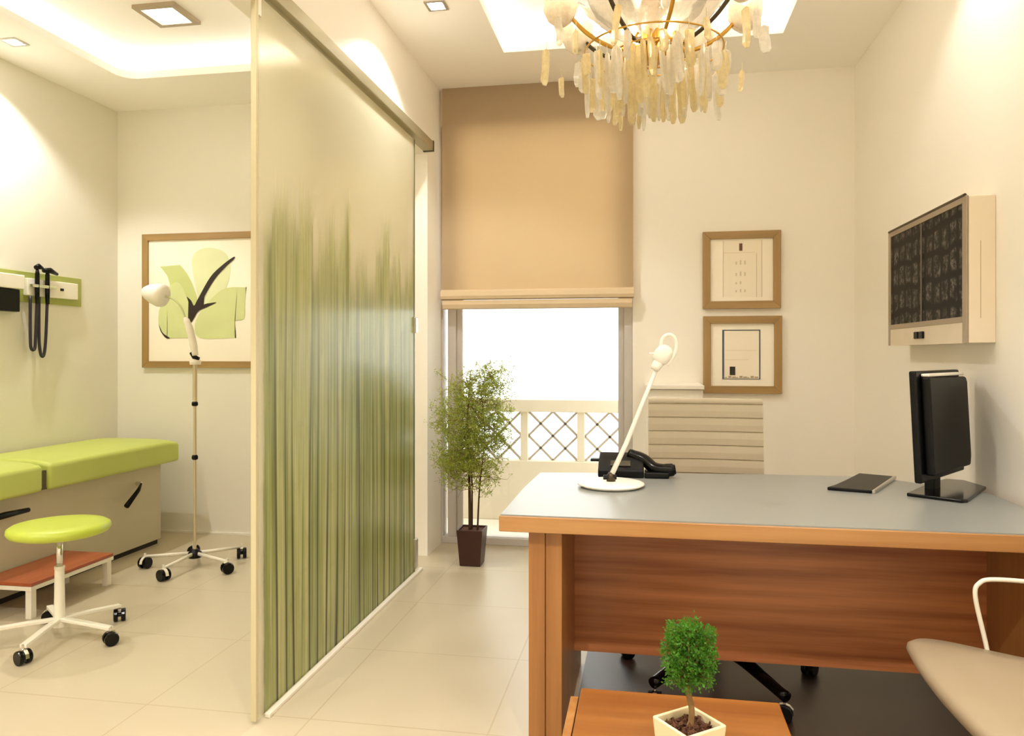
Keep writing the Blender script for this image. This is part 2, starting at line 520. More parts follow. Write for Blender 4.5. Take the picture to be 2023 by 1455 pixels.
# ------------------------------------------------------------------ windows
w1 = thing('window_1', None, None, (-0.7, YB, 0)); w1['kind'] = 'structure'
def vframe(x0, x1, y0=YB + 0.02, y1=YB + 0.10, z0=0.0, z1=W1[3], m=FRAMEG, p=None, name='window_frame'):
    return obj(name, box(B(), x0, x1, y0, y1, z0, z1), m, p, bevel=0.004)
bm = B()
box(bm, W1[0], W1[1], YB + 0.02, YB + 0.12, 0.0, 0.045)
box(bm, W1[0], W1[1], YB + 0.02, YB + 0.12, W1[3] - 0.05, W1[3])
box(bm, W1[0], W1[0] + 0.012, YB + 0.02, YB + 0.12, 0.045, W1[3] - 0.05)
obj('window_frame', bm, FRAMEG, w1, bevel=0.003)
vframe(-1.288, -1.232, p=w1, name='mullion', z0=0.045, z1=W1[3] - 0.05)
vframe(-1.232, -1.195, YB + 0.045, YB + 0.085, 0.045, W1[3] - 0.05, p=w1, name='mullion')
vframe(-0.135, W1[1], YB + 0.02, YB + 0.12, 0.045, W1[3] - 0.05, p=w1, name='jamb')
vframe(-0.172, -0.135, YB + 0.045, YB + 0.085, 0.045, W1[3] - 0.05, p=w1, name='jamb')
obj('pane', box(B(), W1[0] + 0.012, -0.15, YB + 0.062, YB + 0.068, 0.045, W1[3] - 0.05), PANE, w1)
w2 = thing('window_2', None, None, (-1.9, YB, 0)); w2['kind'] = 'structure'
bm = B()
box(bm, W2[0], W2[1], YB + 0.02, YB + 0.1, 0, 0.045); box(bm, W2[0], W2[1], YB + 0.02, YB + 0.1, W2[3] - 0.05, W2[3])
box(bm, W2[0], W2[0] + 0.05, YB + 0.02, YB + 0.1, 0.045, W2[3] - 0.05); box(bm, W2[1] - 0.05, W2[1], YB + 0.02, YB + 0.1, 0.045, W2[3] - 0.05)
obj('window_frame', bm, FRAMEG, w2, bevel=0.003)
obj('pane', box(B(), W2[0] + 0.04, W2[1] - 0.04, YB + 0.062, YB + 0.068, 0.04, W2[3] - 0.04), PANE, w2)

def blind(name, label, x0, x1, m):
    t = thing(name, label, 'blind', ((x0 + x1) / 2, YB - 0.04, 1.54))
    bm = B()
    # cloth: hangs from the ceiling, slightly bowed
    n = 24; f = []; 
    for j in range(n + 1):
        z = 1.66 + (H - 1.66) * j / n
        y = YB - 0.055 - 0.008 * math.sin(PI * j / n)
        f.append((y, z))
    a = [bm.verts.new((x0, y, z)) for y, z in f]; b = [bm.verts.new((x1, y, z)) for y, z in f]
    for i in range(n): bm.faces.new((a[i], b[i], b[i + 1], a[i + 1]))
    r = bmesh.ops.solidify(bm, geom=bm.faces[:], thickness=0.004)
    obj('blind_cloth', bm, m, t, smooth=False)
    bm = B()
    prof = [(-0.055, 1.668), (-0.085, 1.655), (-0.092, 1.625), (-0.085, 1.606), (-0.06, 1.60), (-0.05, 1.62)]
    prism(bm, [(x0 - 0.004, YB + y, z) for y, z in prof], (x1 - x0 + 0.008, 0, 0))
    obj('fold', bm, m, t, smooth=False)
    bm = B()
    prof = [(-0.045, 1.60), (-0.075, 1.598), (-0.08, 1.57), (-0.072, 1.545), (-0.05, 1.54), (-0.04, 1.56)]
    prism(bm, [(x0 + 0.006, YB + y, z) for y, z in prof], (x1 - x0 - 0.012, 0, 0))
    obj('fold', bm, m, t, smooth=False)
    obj('head_rail', box(B(), x0 + 0.01, x1 - 0.01, YB - 0.045, YB - 0.005, H - 0.05, H), m, t)
    return t
blind('roman_blind', 'peach fabric roman blind lowered halfway over the tall window behind the desk', -1.305, -0.075, BLIND)
blind('roman_blind', 'beige fabric blind over the exam room window behind the printed glass', W2[0] - 0.03, W2[1] + 0.01, BLIND_EX)

# ------------------------------------------------------------------ balcony outside
struct('balcony_floor', box(B(), -3.6, 0.8, YB + 0.16, 5.95, -0.1, -0.02), mat('balcony_tiles', S('#e6dcc8'), 0.7))
CON = mat('cream_render', S('#ddd2bd'), 0.8, var=0.03)
bal = thing('balustrade', 'cream balcony balustrade with diamond lattice openings outside the window', 'balustrade', (-1.2, 5.8, -0.02))
bm = B(); box(bm, -3.6, 0.8, 5.72, 5.86, -0.02, 0.435)
obj('parapet', bm, CON, bal, bevel=0.006)
obj('top_rail', box(B(), -3.6, 0.8, 5.70, 5.88, 0.81, 0.905), CON, bal, bevel=0.006)
pitch = 0.433; x = onY(1147.5, 800, 5.75).x
xs = [x + pitch * k for k in range(-6, 3)]
for xx in xs: obj('baluster', box(B(), xx - 0.027, xx + 0.027, 5.73, 5.85, 0.435, 0.81), CON, bal)
LAT = mat('grey_lattice', S('#b5ab9c'), 0.6)
for xx in xs[:-1]:
    bm = B(); a0, a1, z0, z1 = xx + 0.027, xx + pitch - 0.027, 0.435, 0.81
    ww, hh = a1 - a0, z1 - z0
    segs = [((0, 0), (1, 1)), ((0, 1), (1, 0)), ((0.5, 0), (0, 0.5)), ((0, 0.5), (0.5, 1)), ((0.5, 1), (1, 0.5)), ((1, 0.5), (0.5, 0))]
    for (p, q), (r_, s_) in segs:
        pa = Vector((a0 + ww * p, 5.79, z0 + hh * q)); pb = Vector((a0 + ww * r_, 5.79, z0 + hh * s_))
        d = (pb - pa); L = d.length; d.normalize()
        obox(bm, (pa + pb) / 2, d, (0, 1, 0), d.cross(Vector((0, 1, 0))), L / 2, 0.009, 0.0085)
    obj('lattice', bm, LAT, bal)

# ------------------------------------------------------------------ sliding glass door
GX = -1.30
g = thing('sliding_glass_door', 'tall frosted sliding glass panel printed with green grass stalks', 'glass door', (GX, 3.3, 0.0))
obj('glass_panel', box(B(), GX - 0.006, GX + 0.006, 2.378, 4.155, 0.012, 2.47), GLASSP, g)
FROST = mat('polished_glass_edge', S('#c6bc98'), 0.2, var=0.03)
obj('edge_trim', box(B(), GX - 0.010, GX + 0.010, 2.366, 2.384, 0.012, 2.47), FROST, g, bevel=0.002)
obj('edge_trim', box(B(), GX - 0.008, GX + 0.008, 4.148, 4.158, 0.012, 2.47), mat('dark_edge', S('#5a5828'), 0.4), g)
obj('edge_clamp', box(B(), GX - 0.02, GX + 0.02, 4.14, 4.185, 1.37, 1.46), SATIN, g, bevel=0.004)
obj('edge_clamp', box(B(), GX - 0.02, GX + 0.02, 4.14, 4.185, 0.03, 0.20), SATIN, g, bevel=0.004)
obj('hanger', box(B(), GX - 0.010, GX + 0.010, 2.386, 2.405, 2.40, 2.475), WMETAL, g, bevel=0.003)
tr = thing('sliding_door_track', 'long grey metal track above the printed glass panel', 'door track', (PX1, 3.0, HB))
bm = B(); box(bm, PX1, GX + 0.035, 1.4, 4.44, 2.482, 2.54)
obj('rail', bm, TRACK, tr, bevel=0.004)
obj('end_cap', box(B(), PX1, GX + 0.038, 4.44, 4.46, 2.478, 2.544), mat('dark_end_cap', S('#4d4630'), 0.5), tr, bevel=0.003)
tr = solo('floor_guide', box(B(), GX + 0.012, GX + 0.032, 2.42, 4.24, 0.0, 0.016), WMETAL, 'thin white floor guide rail along the foot of the glass panel', 'floor rail', bevel=0.003)

# ------------------------------------------------------------------ ceiling fittings
LAMPE = emit('lamp_glow', (1.0, 0.90, 0.72, 1), 14.0)
def downlight(x, y, label, s_=0.052):
    t = thing('recessed_downlight', label, 'ceiling light', (x, y, H), 'recessed downlights')
    bm = B(); w_ = 0.014
    box(bm, x - s_, x + s_, y - s_, y - s_ + w_, H - 0.006, H); box(bm, x - s_, x + s_, y + s_ - w_, y + s_, H - 0.006, H)
    box(bm, x - s_, x - s_ + w_, y - s_ + w_, y + s_ - w_, H - 0.006, H); box(bm, x + s_ - w_, x + s_, y - s_ + w_, y + s_ - w_, H - 0.006, H)
    obj('bezel', bm, SATIN, t)
    obj('lens', lathe(B(), (x, y, H - 0.004), [(0.0, 0), (s_ - 0.018, 0), (s_ - 0.014, 0.004)], 24), LAMPE, t)
    return t
dl = [(-1.02, 3.64, 'square downlight in the white ceiling beside the partition header', SPOT * 1.05),
      (-3.44, 3.66, 'square downlight in the exam room ceiling near the left wall', SPOT * 1.2),
      (0.95, 2.95, 'square downlight in the office ceiling near the right wall', SPOT * 0.3),
      (0.95, 1.0, 'square downlight by the right wall nearer the camera', SPOT * 0.7),
      (-1.02, 1.6, 'square downlight by the partition nearer the camera', SPOT),
      (-3.44, 1.6, 'square downlight by the exam room left wall nearer the camera', SPOT),
      (0.45, 0.2, 'added fill downlight behind the camera on the office right', SPOT * 1.5),  # from here on: unseen fill lamps, added to brighten the rooms from behind
      (-0.5, 0.2, 'added fill downlight behind the camera on the office left', SPOT * 1.5),
      (-2.0, 0.2, 'added fill downlight behind the camera by the exam room entrance', SPOT * 1.2),
      (-3.0, 0.2, 'added fill downlight behind the camera in the exam room corner', SPOT * 1.2)]
for x, y, lb, pw in dl:
    downlight(x, y, lb)
    spot('downlight_beam', (x, y, H - 0.012), pw, size=R(124), blend=0.4)
ct = onZ(330, 26, HU)
t = thing('ceiling_panel_light', 'square grey-rimmed panel light in the raised exam room ceiling', 'ceiling light', (ct.x, ct.y, HU))
x, y, s_ = ct.x, ct.y, 0.125
bm = B(); w_ = 0.032
box(bm, x - s_, x + s_, y - s_, y - s_ + w_, HU - 0.02, HU); box(bm, x - s_, x + s_, y + s_ - w_, y + s_, HU - 0.02, HU)
box(bm, x - s_, x - s_ + w_, y - s_ + w_, y + s_ - w_, HU - 0.02, HU); box(bm, x + s_ - w_, x + s_, y - s_ + w_, y + s_ - w_, HU - 0.02, HU)
obj('rim', bm, mat('grey_rim', S('#a8977c'), 0.5), t)
obj('diffuser', box(B(), x - s_ + w_, x + s_ - w_, y - s_ + w_, y + s_ - w_, HU - 0.008, HU), emit('panel_glow', (1, 0.93, 0.78, 1), 2.5), t)

# ------------------------------------------------------------------ pictures on the walls
def frame_bm(x0, x1, z0, z1, w_, d0, d1, side):
    bm = B()
    if side == 'top':
        prism(bm, [(x0, d0, z1), (x1, d0, z1), (x1 - w_, d0, z1 - w_), (x0 + w_, d0, z1 - w_)], (0, d1 - d0, 0))
    elif side == 'bottom':
        prism(bm, [(x0, d0, z0), (x1, d0, z0), (x1 - w_, d0, z0 + w_), (x0 + w_, d0, z0 + w_)], (0, d1 - d0, 0))
    elif side == 'left':
        prism(bm, [(x0, d0, z0), (x0 + w_, d0, z0 + w_), (x0 + w_, d0, z1 - w_), (x0, d0, z1)], (0, d1 - d0, 0))
    else:
        prism(bm, [(x1, d0, z0), (x1 - w_, d0, z0 + w_), (x1 - w_, d0, z1 - w_), (x1, d0, z1)], (0, d1 - d0, 0))
    return bm
def picture(name, label, x0, x1, z0, z1, w_):
    t = thing(name, label, 'framed picture', ((x0 + x1) / 2, YB, z0))
    for sd in ('top', 'bottom', 'left', 'right'):
        obj('frame_bar', frame_bm(x0, x1, z0, z1, w_, YB - 0.028, YB, sd), OAK if sd in ('top', 'bottom') else OAKV, t, bevel=0.002)
    obj('mat_board', box(B(), x0 + w_, x1 - w_, YB - 0.012, YB - 0.002, z0 + w_, z1 - w_), MAT_, t)
    return t
def flat(bm, x0, x1, z0, z1, y, d=0.001): return box(bm, x0, x1, y - d, y, z0, z1)
GREYL = mat('pale_print_lines', S('#d8cbb4'), 0.7); GREYM = mat('grey_print', S('#b5a48a'), 0.7); BROWNM = mat('brown_print', S('#6a4a32'), 0.7)
DKP = mat('dark_print', S('#35302c'), 0.7); BLUEG = mat('blue_grey_line', S('#5c6166'), 0.6)
# upper certificate
p = picture('framed_certificate', 'upper of two square oak-framed certificates, with a small brown emblem', 0.349, 0.812, 1.53, 2.005, 0.046)
yy = YB - 0.012
obj('certificate', flat(B(), 0.475, 0.70, 1.60, 1.945, yy), PAPER, p)
bm = B(); flat(bm, 0.470, 0.474, 1.60, 1.95, yy - 0.0005); flat(bm, 0.698, 0.703, 1.60, 1.95, yy - 0.0005, 0.0015); flat(bm, 0.475, 0.66, 1.873, 1.875, yy - 0.001)
flat(bm, 0.668, 0.672, 1.60, 1.87, yy - 0.001)
obj('ruled_line', bm, GREYL, p)
obj('emblem', flat(B(), 0.567, 0.586, 1.885, 1.93, yy - 0.001, 0.002), BROWNM, p)
bm = B()
for z, hh, wd in ((1.80, 0.028, 0.068), (1.73, 0.028, 0.068), (1.68, 0.018, 0.04), (1.63, 0.02, 0.06)):
    k = 0
    while k * 0.013 < wd:
        if k % 2 == 0: flat(bm, 0.545 + k * 0.013, 0.545 + k * 0.013 + 0.009, z, z + hh * (0.7 + 0.3 * ((k * 7) % 3) / 2), yy - 0.001)
        k += 1
    obj('lettering', bm, GREYL, p); bm = B()
bm.free()
# lower certificate
p = picture('framed_certificate', 'lower of two square oak-framed certificates, with a thin blue-grey border', 0.352, 0.818, 1.008, 1.484, 0.046)
x0, x1, z0, z1 = 0.466, 0.692, 1.095, 1.40
obj('certificate', flat(B(), x0, x1, z0, z1, yy), PAPER, p)
bm = B(); w_ = 0.009
flat(bm, x0, x1, z1 - 0.006, z1, yy - 0.001, 0.002); flat(bm, x0, x1, z0, z0 + 0.004, yy - 0.001, 0.002)
flat(bm, x0, x0 + w_ * 1.3, z0 + 0.004, z1 - 0.006, yy - 0.001, 0.002); flat(bm, x1 - w_ * 0.8, x1, z0 + 0.004, z1 - 0.006, yy - 0.001, 0.002)
obj('border', bm, BLUEG, p)
obj('stamp', flat(B(), x0 + 0.045, x0 + 0.078, z0 + 0.025, z0 + 0.078, yy - 0.001, 0.002), DKP, p)
bm = B()
for k in range(9):
    a = x0 + 0.015 + k * 0.022; flat(bm, a, a + 0.014 + 0.004 * (k % 3), z0 + 0.008, z0 + 0.013 + 0.004 * ((k * 5) % 3), yy - 0.001)
obj('lettering', bm, GREYM, p)
bm = B(); flat(bm, x0 + 0.02, x1 - 0.02, 1.272, 1.274, yy - 0.001); flat(bm, x0 + 0.02, x1 - 0.07, 1.215, 1.217, yy - 0.001)
obj('ruled_line', bm, GREYL, p)

# flower picture in the exam room
p0 = onY(285, 725, YB); p1 = onY(285, 465, YB)
fx0, fz0, fz1 = p0.x, 1.155, 2.095
fx1 = fx0 + 0.90
fp = picture('flower_picture', 'large oak-framed picture of a pale green flower on the exam room wall', fx0, fx1, fz0, fz1, 0.045)
def petal(pts, m, lay, name='petal'):
    ps = smooth_path([onY(a, b, YB - 0.013) for a, b in pts] + [onY(pts[0][0], pts[0][1], YB - 0.013)], 5)[:-1]
    for q in ps: q.y = YB - 0.0125 - lay * 0.0007
    # fan about the centroid keeps concave outlines tidy
    bm = B(); vs = [bm.verts.new(q) for q in ps]
    bm.faces.new(vs)
    bmesh.ops.triangulate(bm, faces=bm.faces[:])
    bmesh.ops.solidify(bm, geom=bm.faces[:], thickness=0.0004)
    return obj(name, bm, m, fp)
PG = [mat('petal_green_%s' % n_, S(c), 0.75, var=0.10, scale=6) for n_, c in (('pale', '#dfe3b6'), ('soft', '#d2d99c'), ('mid', '#c6cf8a'), ('light', '#e3e5bb'))]
INK = mat('petal_dark_ink', S('#2a1c12'), 0.6); INKG = mat('petal_shadow_green', S('#77803c'), 0.6)
petal([(385, 560), (379, 515), (392, 495), (418, 490), (445, 500), (455, 525), (450, 560), (430, 600), (400, 610)], PG[0], 1)
petal([(400, 610), (440, 572), (484, 568), (485, 570), (484, 600), (482, 630), (465, 634), (464, 640), (463, 667), (463, 668), (462, 668), (395, 668), (385, 640)], PG[1], 2)
petal([(318, 528), (318, 527), (354, 524), (356, 524), (372, 545), (385, 575), (392, 605), (382, 630), (360, 610), (340, 575), (332, 548)], PG[2], 3)
petal([(320, 600), (330, 572), (352, 558), (370, 590), (376, 640), (374, 668), (373, 668), (332, 668), (331, 668), (315, 645), (314, 618)], PG[1], 4)
petal([(314, 640), (322, 658), (336, 668), (328, 668), (318, 655)], INK, 5, 'shadow_edge')
petal([(369, 586), (378, 594), (384, 604), (392, 590), (416, 548), (440, 524), (462, 508), (462, 513), (444, 530), (422, 556), (398, 600), (410, 600), (428, 598), (408, 608), (392, 616), (378, 638), (372, 632), (375, 606)], INK, 6, 'stamen')

# ------------------------------------------------------------------ x-ray viewer on the right wall
VX = 1.143
y0, y1, z0, z1 = 2.985, 3.874, 1.29, 1.825
t = thing('xray_viewer', 'wall-mounted silver-framed light box showing dark scan films on the right wall', 'light box', (XR, (y0 + y1) / 2, z0))
obj('case', box(B(), VX + 0.006, XR, y0, y1, z0, z1), mat('viewer_case', S('#e9dcc6'), 0.4, var=0.02), t, bevel=0.004)
bm = B(); w_ = 0.035
ya, yb, za, zb = y0 + 0.012, y1 - 0.01, z0 + 0.075, z1 - 0.008
box(bm, VX - 0.004, VX + 0.006, y0, ya + 0.02, z0, z1); box(bm, VX - 0.004, VX + 0.006, yb - 0.022, y1, z0, z1)
box(bm, VX - 0.004, VX + 0.006, ya + 0.02, yb - 0.022, zb - 0.016, z1); box(bm, VX - 0.004, VX + 0.006, ya + 0.02, yb - 0.022, za, za + 0.022)
obj('bezel', bm, mat('silver_bezel', S('#a89a86'), 0.3, 0.6), t, bevel=0.002)
obj('control_strip', box(B(), VX - 0.003, VX + 0.006, ya + 0.02, yb - 0.022, z0, za), mat('strip_paint', S('#d9cbb4'), 0.4), t)
ym = (y0 + y1) / 2 + 0.01
for a, b in ((ya + 0.02, ym - 0.006), (ym + 0.006, yb - 0.022)):
    obj('scan_film', box(B(), VX, VX + 0.005, a, b, za + 0.022, zb - 0.016), XRAY, t)
obj('divider', box(B(), VX - 0.003, VX + 0.005, ym - 0.006, ym + 0.006, za + 0.022, zb - 0.016), mat('divider_grey', S('#5d5144'), 0.4), t)
for a in (3.40, 3.46): obj('switch', box(B(), VX - 0.012, VX - 0.003, a, a + 0.045, z0 + 0.025, z0 + 0.055), BLACK, t, bevel=0.003)
obj('side_seam', box(B(), VX + 0.045, VX + 0.047, y0 - 0.001, y0 + 0.002, z0 + 0.09, z0 + 0.37), mat('seam', S('#b9a88c'), 0.6), t)
obj('clip_rail', tube(B(), [(VX - 0.002, y0 + 0.01, z1 + 0.003), (VX - 0.002, y1 - 0.01, z1 + 0.003)], 0.006), DARKM, t)

# ------------------------------------------------------------------ desk
dz = 0.75
t = thing('desk', 'large cherry wood desk with a pale grey top', 'desk', (0.4, 2.75, 0))
out = [(-0.449, 2.317), (0.4, 2.312), (1.215, 2.315), (1.215, 2.98), (0.91, 3.30), (0.45, 3.285), (0.0, 3.235), (-0.44, 3.175), (-0.452, 2.8)]
obj('desktop', prism(B(), [(x, y, dz - 0.052) for x, y in out], (0, 0, 0.049)), DESKW, t, bevel=0.003)
ins = [(-0.444, 2.323), (0.4, 2.318), (1.212, 2.321), (1.212, 2.976), (0.907, 3.295), (0.45, 3.28), (0.0, 3.23), (-0.436, 3.171), (-0.447, 2.8)]
obj('desk_surface', prism(B(), [(x, y, dz - 0.003) for x, y in ins], (0, 0, 0.004)), DESKTOP, t)
obj('side_panel', box(B(), -0.362, -0.310, 2.36, 3.10, 0, dz - 0.052), DESKV, t, bevel=0.002)
obj('side_panel', box(B(), -0.3095, -0.257, 2.365, 3.08, 0, dz - 0.052), DESKV, t, bevel=0.002)
obj('side_panel', box(B(), 1.13, 1.21, 2.36, 2.95, 0, dz - 0.052), DESKV, t, bevel=0.002)
obj('front_panel', box(B(), -0.257, 1.13, 2.79, 2.81, 0.16, dz - 0.052), PANELW, t)
solo('floor_shading', box(B(), -0.24, 1.12, 2.05, 3.6, 0.0, 0.004), DESKSHADE, 'dark brown sheet painting the shade on the floor under the desk', 'mat')  # thin dark sheet: the shade under the desk, put in as colour

# ------------------------------------------------------------------ swivel chair behind the desk
cx, cy = 0.27, 3.02
t = thing('office_chair', 'cream office chair with horizontally ribbed backrest behind the desk', 'office chair', (cx, cy, 0))
YC = 3.46
a = onY(1281, 790, YC); b = onY(1508, 790, YC); zt = a.z + 0.005
xa, xb = a.x, b.x
nr = 8; pitch_r = (onY(1400, 812, YC).z - onY(1400, 921, YC).z) / 4
bm = B(); prof = []
z = zt
secs = [(zt, 0.012), ]
def rib_profile():
    out_f = []; z = zt; hs = [0.024] + [pitch_r] * 9
    for h_ in hs:
        out_f += [(0.0, z - 0.001), (-0.006, z - 0.004), (-0.0075, z - h_ * 0.5), (-0.006, z - h_ + 0.004), (0.0, z - h_ + 0.001)]
        z -= h_
    return out_f, z
pf, zb_ = rib_profile()
def lean(z): return (z - zb_) * 0.10
front = [(YC - 0.02 + y - 0.0 + lean(z), z) for y, z in pf]
back = [(YC + 0.028 + lean(z), z) for y, z in ((0, zt), (0, zb_))]
poly = [(0, y, z) for y, z in front] + [(0, back[1][0], back[1][1]), (0, back[0][0], back[0][1])]
cols = 9; rows = []
for i in range(cols):
    s_ = i / (cols - 1) * 2 - 1
    x = (xa + xb) / 2 + s_ * (xb - xa) / 2
    dy = 0.02 * s_ * s_
    rows.append([bm.verts.new((x, y - dy, z)) for _, y, z in poly])
for i in range(cols - 1):
    n = len(poly)
    for k in range(n): bm.faces.new((rows[i][k], rows[i][(k + 1) % n], rows[i + 1][(k + 1) % n], rows[i + 1][k]))
bm.faces.new(rows[0][::-1]); bm.faces.new(rows[-1])
obj('backrest', bm, CHAIRW, t)
bm = B(); box(bm, cx - 0.25, cx + 0.25, 2.86, 3.40, 0.42, 0.49)
obj('seat', bm, CHAIRW, t, bevel=0.02, segs=4)
for sx in (-1, 1):
    xx = cx + sx * 0.262
    pts = smooth_path([(xx, YC - 0.06, 0.50), (xx, YC - 0.07, 0.60), (xx, YC - 0.2, 0.625), (xx, 3.05, 0.62), (xx, 2.98, 0.57), (xx, 3.02, 0.46)], 6)
    obj('armrest', tube(B(), pts, 0.012), CHROME, t, smooth=True)
obj('back_bracket', tube(B(), smooth_path([(cx, 3.2, 0.41), (cx, 3.42, 0.41), (cx, 3.51, 0.5), (cx, 3.52, 0.6)], 6), 0.02), CHROME, t, smooth=True)
obj('column', lathe(B(), (cx, cy, 0.08), [(0.032, 0), (0.032, 0.12), (0.02, 0.12), (0.02, 0.34)], 20), CHROME, t)
def caster(parent, x, y, r, m=BLACK, ang=0.0, hood=CHROME):
    d = Vector((math.cos(ang), math.sin(ang), 0)); n_ = Vector((-d.y, d.x, 0))
    c = Vector((x, y, r))
    bm = B()
    for s_ in (-1, 1):
        lathe(bm, c + n_ * s_ * r * 0.55, [(r * 0.55, -r * 0.32), (r * 0.93, -r * 0.32), (r, -r * 0.2), (r, r * 0.2), (r * 0.93, r * 0.32), (r * 0.55, r * 0.32)], 20, axis=n_)
    tube(bm, [c - n_ * r * 0.6, c + n_ * r * 0.6], r * 0.3, 10)
    w_ = obj('caster', bm, m, parent)
    bm = B()
    pts = [c + d * math.cos(k / 6 * PI) * r * 1.12 + Vector((0, 0, math.sin(k / 6 * PI) * r * 1.12)) for k in range(0, 5)]
    for q0, q1 in zip(pts, pts[1:]):
        dd = (q1 - q0); L = dd.length; dd.normalize()
        obox(bm, (q0 + q1) / 2, dd, n_, dd.cross(n_), L / 2 + 0.001, r * 0.25, r * 0.06)
    tube(bm, [c + Vector((0, 0, r * 1.05)), c + Vector((0, 0, r * 1.75))], r * 0.2, 8)
    obj('caster_hood', bm, hood, w_)
    return w_
for k in range(5):
    an = R(-58) + k * 2 * PI / 5
    d = Vector((math.cos(an), math.sin(an), 0)); RR = 0.37
    pts = smooth_path([Vector((cx, cy, 0.135)) + d * 0.03, Vector((cx, cy, 0.132)) + d * 0.14, Vector((cx, cy, 0.112)) + d * 0.25, Vector((cx, cy, 0.085)) + d * (RR + 0.01)], 5)
    rr = [0.030 - 0.010 * i / (len(pts) - 1) for i in range(len(pts))]
    obj('leg', tube(B(), pts, rr, 12), BLACKG, t, smooth=True)
    caster(t, cx + d.x * RR, cy + d.y * RR, 0.028, BLACK, an + 0.7)

# low cream cabinet behind the chair
t = thing('cabinet', 'low cream cabinet against the wall behind the office chair', 'cabinet', (0.15, 4.65, 0))
ca, cb = onY(1277, 762, 4.45).x, onY(1389, 762, 4.45).x
obj('body', box(B(), ca, cb, 4.45, YB, 0, 1.045), WALL, t, bevel=0.002)
obj('top', box(B(), ca - 0.01, cb + 0.006, 4.43, YB, 1.048, 1.072), WALL, t, bevel=0.003)
obj('door', box(B(), ca + 0.01, cb - 0.01, 4.438, 4.449, 0.06, 1.0), WALL, t, bevel=0.002)

# ------------------------------------------------------------------ things on the desk
zt_ = dz + 0.001
# desk lamp
bp = onZ(1207, 962, zt_)
t = thing('desk_lamp', 'white desk lamp with round base and thin slanted arm on the desk', 'desk lamp', (bp.x, bp.y, zt_))
obj('base', lathe(B(), (bp.x, bp.y, zt_), [(0, 0), (0.105, 0), (0.125, 0.010), (0.124, 0.015), (0.11, 0.019), (0, 0.021)], 48), WHITE, t, smooth=True)
TD = bp.y
a0 = Vector((bp.x, bp.y, zt_ + 0.02)); a1 = onY(1300, 722, TD)
obj('pivot', lathe(B(), a0, [(0.0, 0), (0.017, 0), (0.016, 0.022), (0.009, 0.034), (0, 0.036)], 20), DARKM, t, smooth=True)
obj('pivot_knob', tube(B(), [a0 + Vector((-0.028, -0.01, 0.016)), a0 + Vector((0.02, 0, 0.016))], 0.009), BLACK, t)
obj('arm', tube(B(), [a0 + Vector((0, 0, 0.02)), a0.lerp(a1, 0.33), a0.lerp(a1, 0.66), a1], [0.010, 0.009, 0.008, 0.007], 12), WHITE, t, smooth=True)
h0 = onY(1296, 726, TD); h1 = onY(1322, 680, TD)
ax = (h1 - h0).normalized()
obj('socket', lathe(B(), h0, [(0.0, -0.012), (0.014, -0.012), (0.018, 0.0), (0.02, 0.02), (0, 0.022)], 20, axis=ax), WHITE, t, smooth=True)
obj('lamp_head', lathe(B(), h0 + ax * 0.012, [(0, 0), (0.018, 0.004), (0.03, 0.02), (0.034, 0.04), (0.028, 0.065), (0.014, 0.078), (0, 0.08)], 24, axis=ax, sx=1.0, sy=0.75), WHITE, t, smooth=True)
ring = [onY(a, b, TD) for a, b in ((1306, 690), (1307, 674), (1314, 664), (1326, 662), (1335, 672), (1336, 690), (1329, 708), (1318, 722))]
obj('handle_loop', tube(B(), smooth_path(ring, 5), 0.0065, 10), WHITE, t, smooth=True)
obj('switch', tube(B(), [onY(1283, 699, TD), onY(1297, 699, TD)], 0.004, 8), WHITE, t)

# telephone
pc = onZ(1228, 944, zt_)
t = thing('telephone', 'black desk telephone with its handset, behind the round lamp base', 'telephone', (pc.x, pc.y, zt_))
X0, X1 = onZ(1181, 944, zt_).x, onZ(1272, 944, zt_).x
Y0 = pc.y
prof = [(Y0 - 0.01, zt_), (Y0 - 0.01, zt_ + 0.03), (Y0 + 0.05, zt_ + 0.072), (Y0 + 0.12, zt_ + 0.088), (Y0 + 0.15, zt_ + 0.07), (Y0 + 0.15, zt_)]
obj('body', prism(B(), [(X0, y, z) for y, z in prof], (X1 - X0, 0, 0)), BLACK, t, bevel=0.006, segs=3)
obj('handset', tube(B(), smooth_path([(X1 - 0.06, Y0 + 0.085, zt_ + 0.086), (X1, Y0 + 0.06, zt_ + 0.066), (X1 + 0.04, Y0 + 0.03, zt_ + 0.038), (X1 + 0.09, Y0 + 0.02, zt_ + 0.032), (X1 + 0.125, Y0 + 0.02, zt_ + 0.036)], 5), [0.022] * 3 + [0.024] * 12 + [0.026] * 4 + [0.02] * 2, 14), BLACKG, t, smooth=True)
obj('stand_foot', box(B(), X1 + 0.002, X1 + 0.10, Y0 - 0.01, Y0 + 0.08, zt_, zt_ + 0.025), BLACK, t, bevel=0.006)
obj('display', obox(B(), (X0 + 0.09, Y0 + 0.02, zt_ + 0.054), (1, 0, 0), Vector((0, 0.06, 0.042)), Vector((0, -0.042, 0.06)), 0.04, 0.015, 0.002), mat('lcd_grey', S('#4a4438'), 0.2), t)
obj('side_tab', box(B(), X0 - 0.035, X0 + 0.002, Y0 + 0.05, Y0 + 0.09, zt_ + 0.055, zt_ + 0.066), BLACK, t, bevel=0.003)

